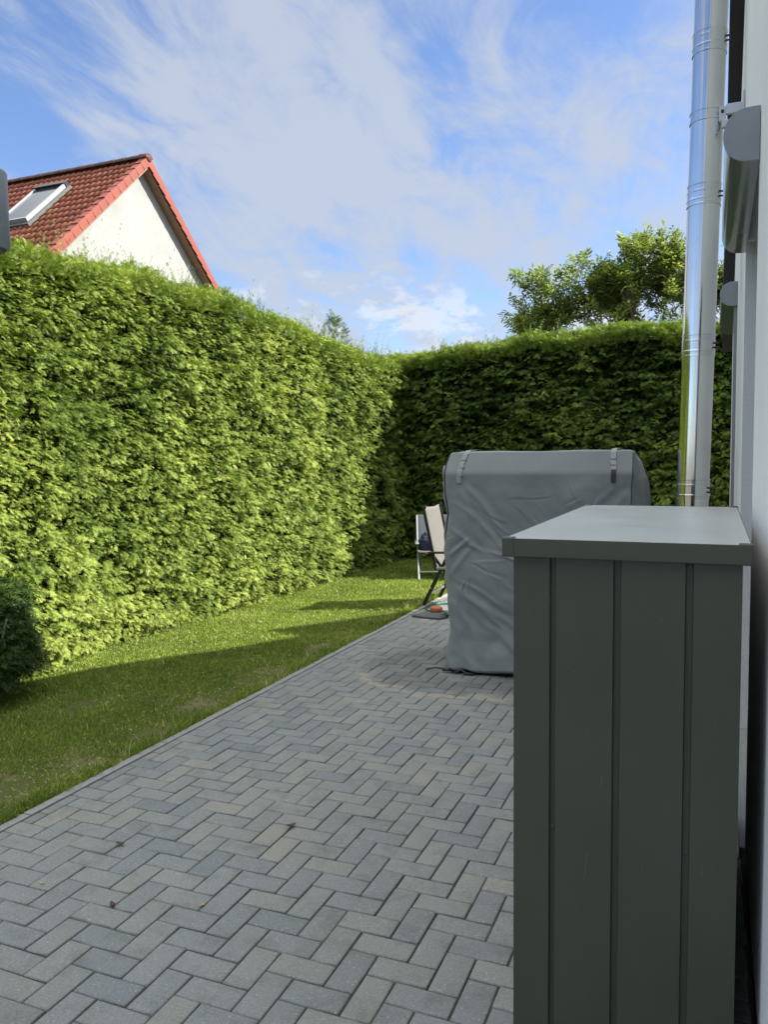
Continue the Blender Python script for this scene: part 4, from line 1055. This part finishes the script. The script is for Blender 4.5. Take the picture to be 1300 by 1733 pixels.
def chair_far():
    root = empty('folding_chair', (-3.6, 10.55, 0), 'silver framed folding garden chair with grey textile against the far hedge', 'garden chair', 'folding garden chairs at the far end of the patio')
    xa, xb = -3.86, -3.36; Y0 = 10.15
    top = .82; yb_ = 10.55; ys = 10.30
    for x in (xa, xb):
        MB().bar((x, ys, .36), (x, yb_, top), .026, .026).build('back_frame', M_SILVER, root, bevel=.005)
        MB().bar((x, ys+.08, .50), (x+.005, Y0-.18, -.008), .026, .024).build('leg', M_SILVER, root, bevel=.004)
        MB().bar((x+(.03 if x == xa else -.03), Y0-.08, .36), (x+(.03 if x == xa else -.03), yb_+.05, -.008), .024, .022).build('leg', M_SILVER, root, bevel=.004)
        MB().bar((x-(.012 if x == xa else -.012), yb_-.10, .485), (x-(.02 if x == xa else -.02), Y0-.12, .475), .05, .024).build('armrest', M_SILVER, root, bevel=.008)
        MB().bar((x, ys, .355), (x, Y0-.10, .37), .026, .026).build('seat_rail', M_SILVER, root, bevel=.004)
    MB().bar((xa+.01, Y0-.12, .10), (xb-.01, Y0-.12, .10), .022, .022).build('stretcher', M_SILVER, root, bevel=.004)
    MB().bar((xa+.01, Y0-.10, .365), (xb-.01, Y0-.10, .365), .024, .024).build('stretcher', M_SILVER, root, bevel=.004)
    V = []; Fq = []; n1, n2 = 14, 10
    for i in range(n1+1):
        t = i/n1
        for j in range(n2+1):
            s = j/n2; V.append((xa+.012+(xb-xa-.024)*s, ys+(yb_-ys)*t+.02*math.sin(math.pi*s), .37+(top-.36)*t-(.01*math.sin(math.pi*s) if i == n1 else 0)))
    for i in range(n1):
        for j in range(n2): a = i*(n2+1)+j; Fq.append((a, a+1, a+n2+2, a+n2+1))
    o = MB().add(V, Fq).build('backrest', M_MESHG, root, smooth=True); s = o.modifiers.new('s', 'SOLIDIFY'); s.thickness = .004
    V = []; Fq = []
    for i in range(9):
        t = i/8
        for j in range(n2+1):
            s = j/n2; V.append((xa+.012+(xb-xa-.024)*s, ys+(Y0-.10-ys)*t, .372-.02*math.sin(math.pi*s)))
    for i in range(8):
        for j in range(n2): a = i*(n2+1)+j; Fq.append((a, a+1, a+n2+2, a+n2+1))
    o = MB().add(V, Fq).build('seat', M_MESHG, root, smooth=True); s = o.modifiers.new('s', 'SOLIDIFY'); s.thickness = .004
    root.rotation_euler = (0, 0, R(22))
chair_far()
def blob(name, c, sx, sy, sz, m, seed, label, cat, amp=.25):
    n1, n2 = 22, 32; V = []; Fq = []
    th = np.linspace(0, np.pi, n1); ph = np.linspace(0, 2*np.pi, n2, endpoint=False)
    T, Ph = np.meshgrid(th, ph, indexing='ij'); x = np.sin(T)*np.cos(Ph); y = np.sin(T)*np.sin(Ph); z = np.cos(T)
    k = 1+amp*(vnoise(x*2+5, y*2+z*3+5, 1.6, seed)-.5)*2 + amp*.5*(vnoise(x*2+z+9, y*3+9, 4., seed+1)-.5)*2
    P = np.stack([c[0]+x*sx*k, c[1]+y*sy*k, np.maximum(c[2]+z*sz*k, c[2]-sz*.62)], -1).reshape(-1, 3)
    idx = np.arange(n1*n2).reshape(n1, n2); nx = np.roll(idx, -1, 1); Q = np.stack([idx[:-1], nx[:-1], nx[1:], idx[1:]], -1).reshape(-1, 4)
    return tag(link(name, npmesh(name, P, Q), m, smooth=True), label, cat)
blob('towel', (-3.60, 10.22, .45), .13, .11, .14, M_NAVY, 3, 'crumpled navy blue towel lying on the seat of the silver framed chair', 'towel')
blob('pillow', (-3.36, 10.30, .44), .10, .11, .09, noisy('pale_cloth', (.52,.56,.50), (.42,.46,.42), 20, .8), 9, 'small pale cushion on the silver framed chair beside the navy towel', 'cushion', .12)

# ------------------------------------------------------------ hose and sprinkler
pts = []
for i in range(60):
    t = i/59; a = 1.15+t*5.2; pts.append((-2.58+.30*math.cos(a)*(1-.12*t), 8.08+.30*math.sin(a)*(1-.1*t), .014+.012*t))
pts += [(-2.40, 8.25, .03), (-2.20, 8.45, .016), (-1.95, 8.50, .014), (-1.6, 8.4, .014)]
hose = tag(MB().tube(pts, .0105, 8).build('garden_hose', M_HOSE, smooth=True), 'green garden hose coiled on the patio behind the orange sprinkler', 'hose')
def sprinkler():
    root = empty('sprinkler', (-2.62, 7.66, 0), 'grey lawn sprinkler with an orange cap on the pavers beside the cover', 'sprinkler')
    c = (-2.60, 7.66)
    b = MB(); n = 20; prof = []
    # wedge base pointing left
    top = [(-2.86,7.60),(-2.72,7.55),(-2.56,7.55),(-2.50,7.60),(-2.50,7.72),(-2.56,7.77),(-2.70,7.75)]
    k = len(top); cx = sum(p[0] for p in top)/k; cy = sum(p[1] for p in top)/k
    b.add([(x, y, .002) for x, y in top]+[(x, y, .018) for x, y in top]+[(cx+.04+(x-cx)*.55, cy+(y-cy)*.6, .062) for x, y in top],
          [tuple(range(k))[::-1]]+[(i, (i+1) % k, k+(i+1) % k, k+i) for i in range(k)]+[(k+i, k+(i+1) % k, 2*k+(i+1) % k, 2*k+i) for i in range(k)]+[tuple(range(2*k, 3*k))])
    b.build('base', M_GREYP, root, bevel=.004)
    MB().tube([(-2.615,7.66,.06), (-2.615,7.66,.072), (-2.615,7.66,.10), (-2.615,7.66,.108)], [.055,.066,.066,.058], 24).build('cap', M_ORANGE, root, auto=40)
    MB().tube([(-2.51,7.66,.035), (-2.45,7.68,.035)], .020, 12).build('hose_connector', M_GREYP, root, smooth=True)
    MB().tube([(-2.475,7.672,.035), (-2.463,7.676,.035)], .026, 12).build('connector_ring', M_ORANGE, root, smooth=True)
sprinkler()
MB_h = MB().tube([(-2.452,7.679,.035), (-2.40,7.72,.02), (-2.34,7.85,.014), (-2.26,8.1,.014), (-2.1,8.3,.014)], .0105, 8)
MB_h.build('hose_lead', M_HOSE, hose, smooth=True)

# ------------------------------------------------------------ little things on the pavers
def leaf(x, y, a, L, m, label, curl=.5):
    V = []; Fq = []; n = 6
    for i in range(n+1):
        t = i/n; w = math.sin(math.pi*min(1, t*1.02))**.8*L*.30+.0004
        for s in (-1, 0, 1):
            px = (t-.5)*L; py = s*w; pz = .004+curl*L*(abs(t-.5)**2*1.2)+abs(s)*w*.7*curl+.002*math.sin(7*t+s)
            V.append((x+px*math.cos(a)-py*math.sin(a), y+px*math.sin(a)+py*math.cos(a), pz))
    for i in range(n):
        for s in (0, 1): b = i*3+s; Fq.append((b, b+1, b+4, b+3))
    return tag(MB().add(V, Fq).build('fallen_leaf', m, smooth=True), label, 'leaf', 'fallen leaves on the patio')
leaf(-1.72, 3.03, .9, .045, M_DARKLEAF, 'curled dark leaf on the pavers, closest of the fallen leaves to the storage box', .9)
leaf(-2.32, 2.62, .3, .040, M_DARKLEAF, 'dark crumbled leaf on the pavers nearest to the lawn kerb', .8)
leaf(-2.03, 2.24, 2.4, .035, M_DARKLEAF, 'small reddish dark leaf lying nearest to the lower edge of the photo', .5)
leaf(-2.39, 2.26, .5, .020, M_TANLEAF, 'tiny pale tan leaf near the left edge of the pavers', .4)
leaf(-1.72, 2.36, 1.2, .028, M_TANLEAF, 'pale tan leaf fragment between pavers in the foreground', .5)

# ------------------------------------------------------------ grey lamp head at the left edge
def lamp():
    root = empty('post_lamp', (-1.97, 1.6, 0), 'grey cylindrical lamp head at the left edge above the hedge top', 'lamp')
    Y = 1.60; X = -1.775; r = .043
    b = MB().tube([(X, Y, 2.196), (X, Y, 2.200), (X, Y, 2.392), (X, Y, 2.400)], [r-.003, r, r, r-.005], 40); b.build('lamp_head', M_ALU, root, auto=40)
    MB().tube([(X, Y, 2.190), (X, Y, 2.198)], [r-.012, r-.008], 32).build('diffuser', M_GREYP, root, auto=40)
    MB().tube([(X-.03, Y, 2.30), (X-.22, Y, 2.30), (X-.22, Y, -.03)], .014, 10).build('post', M_ALU, root, auto=60)
lamp()
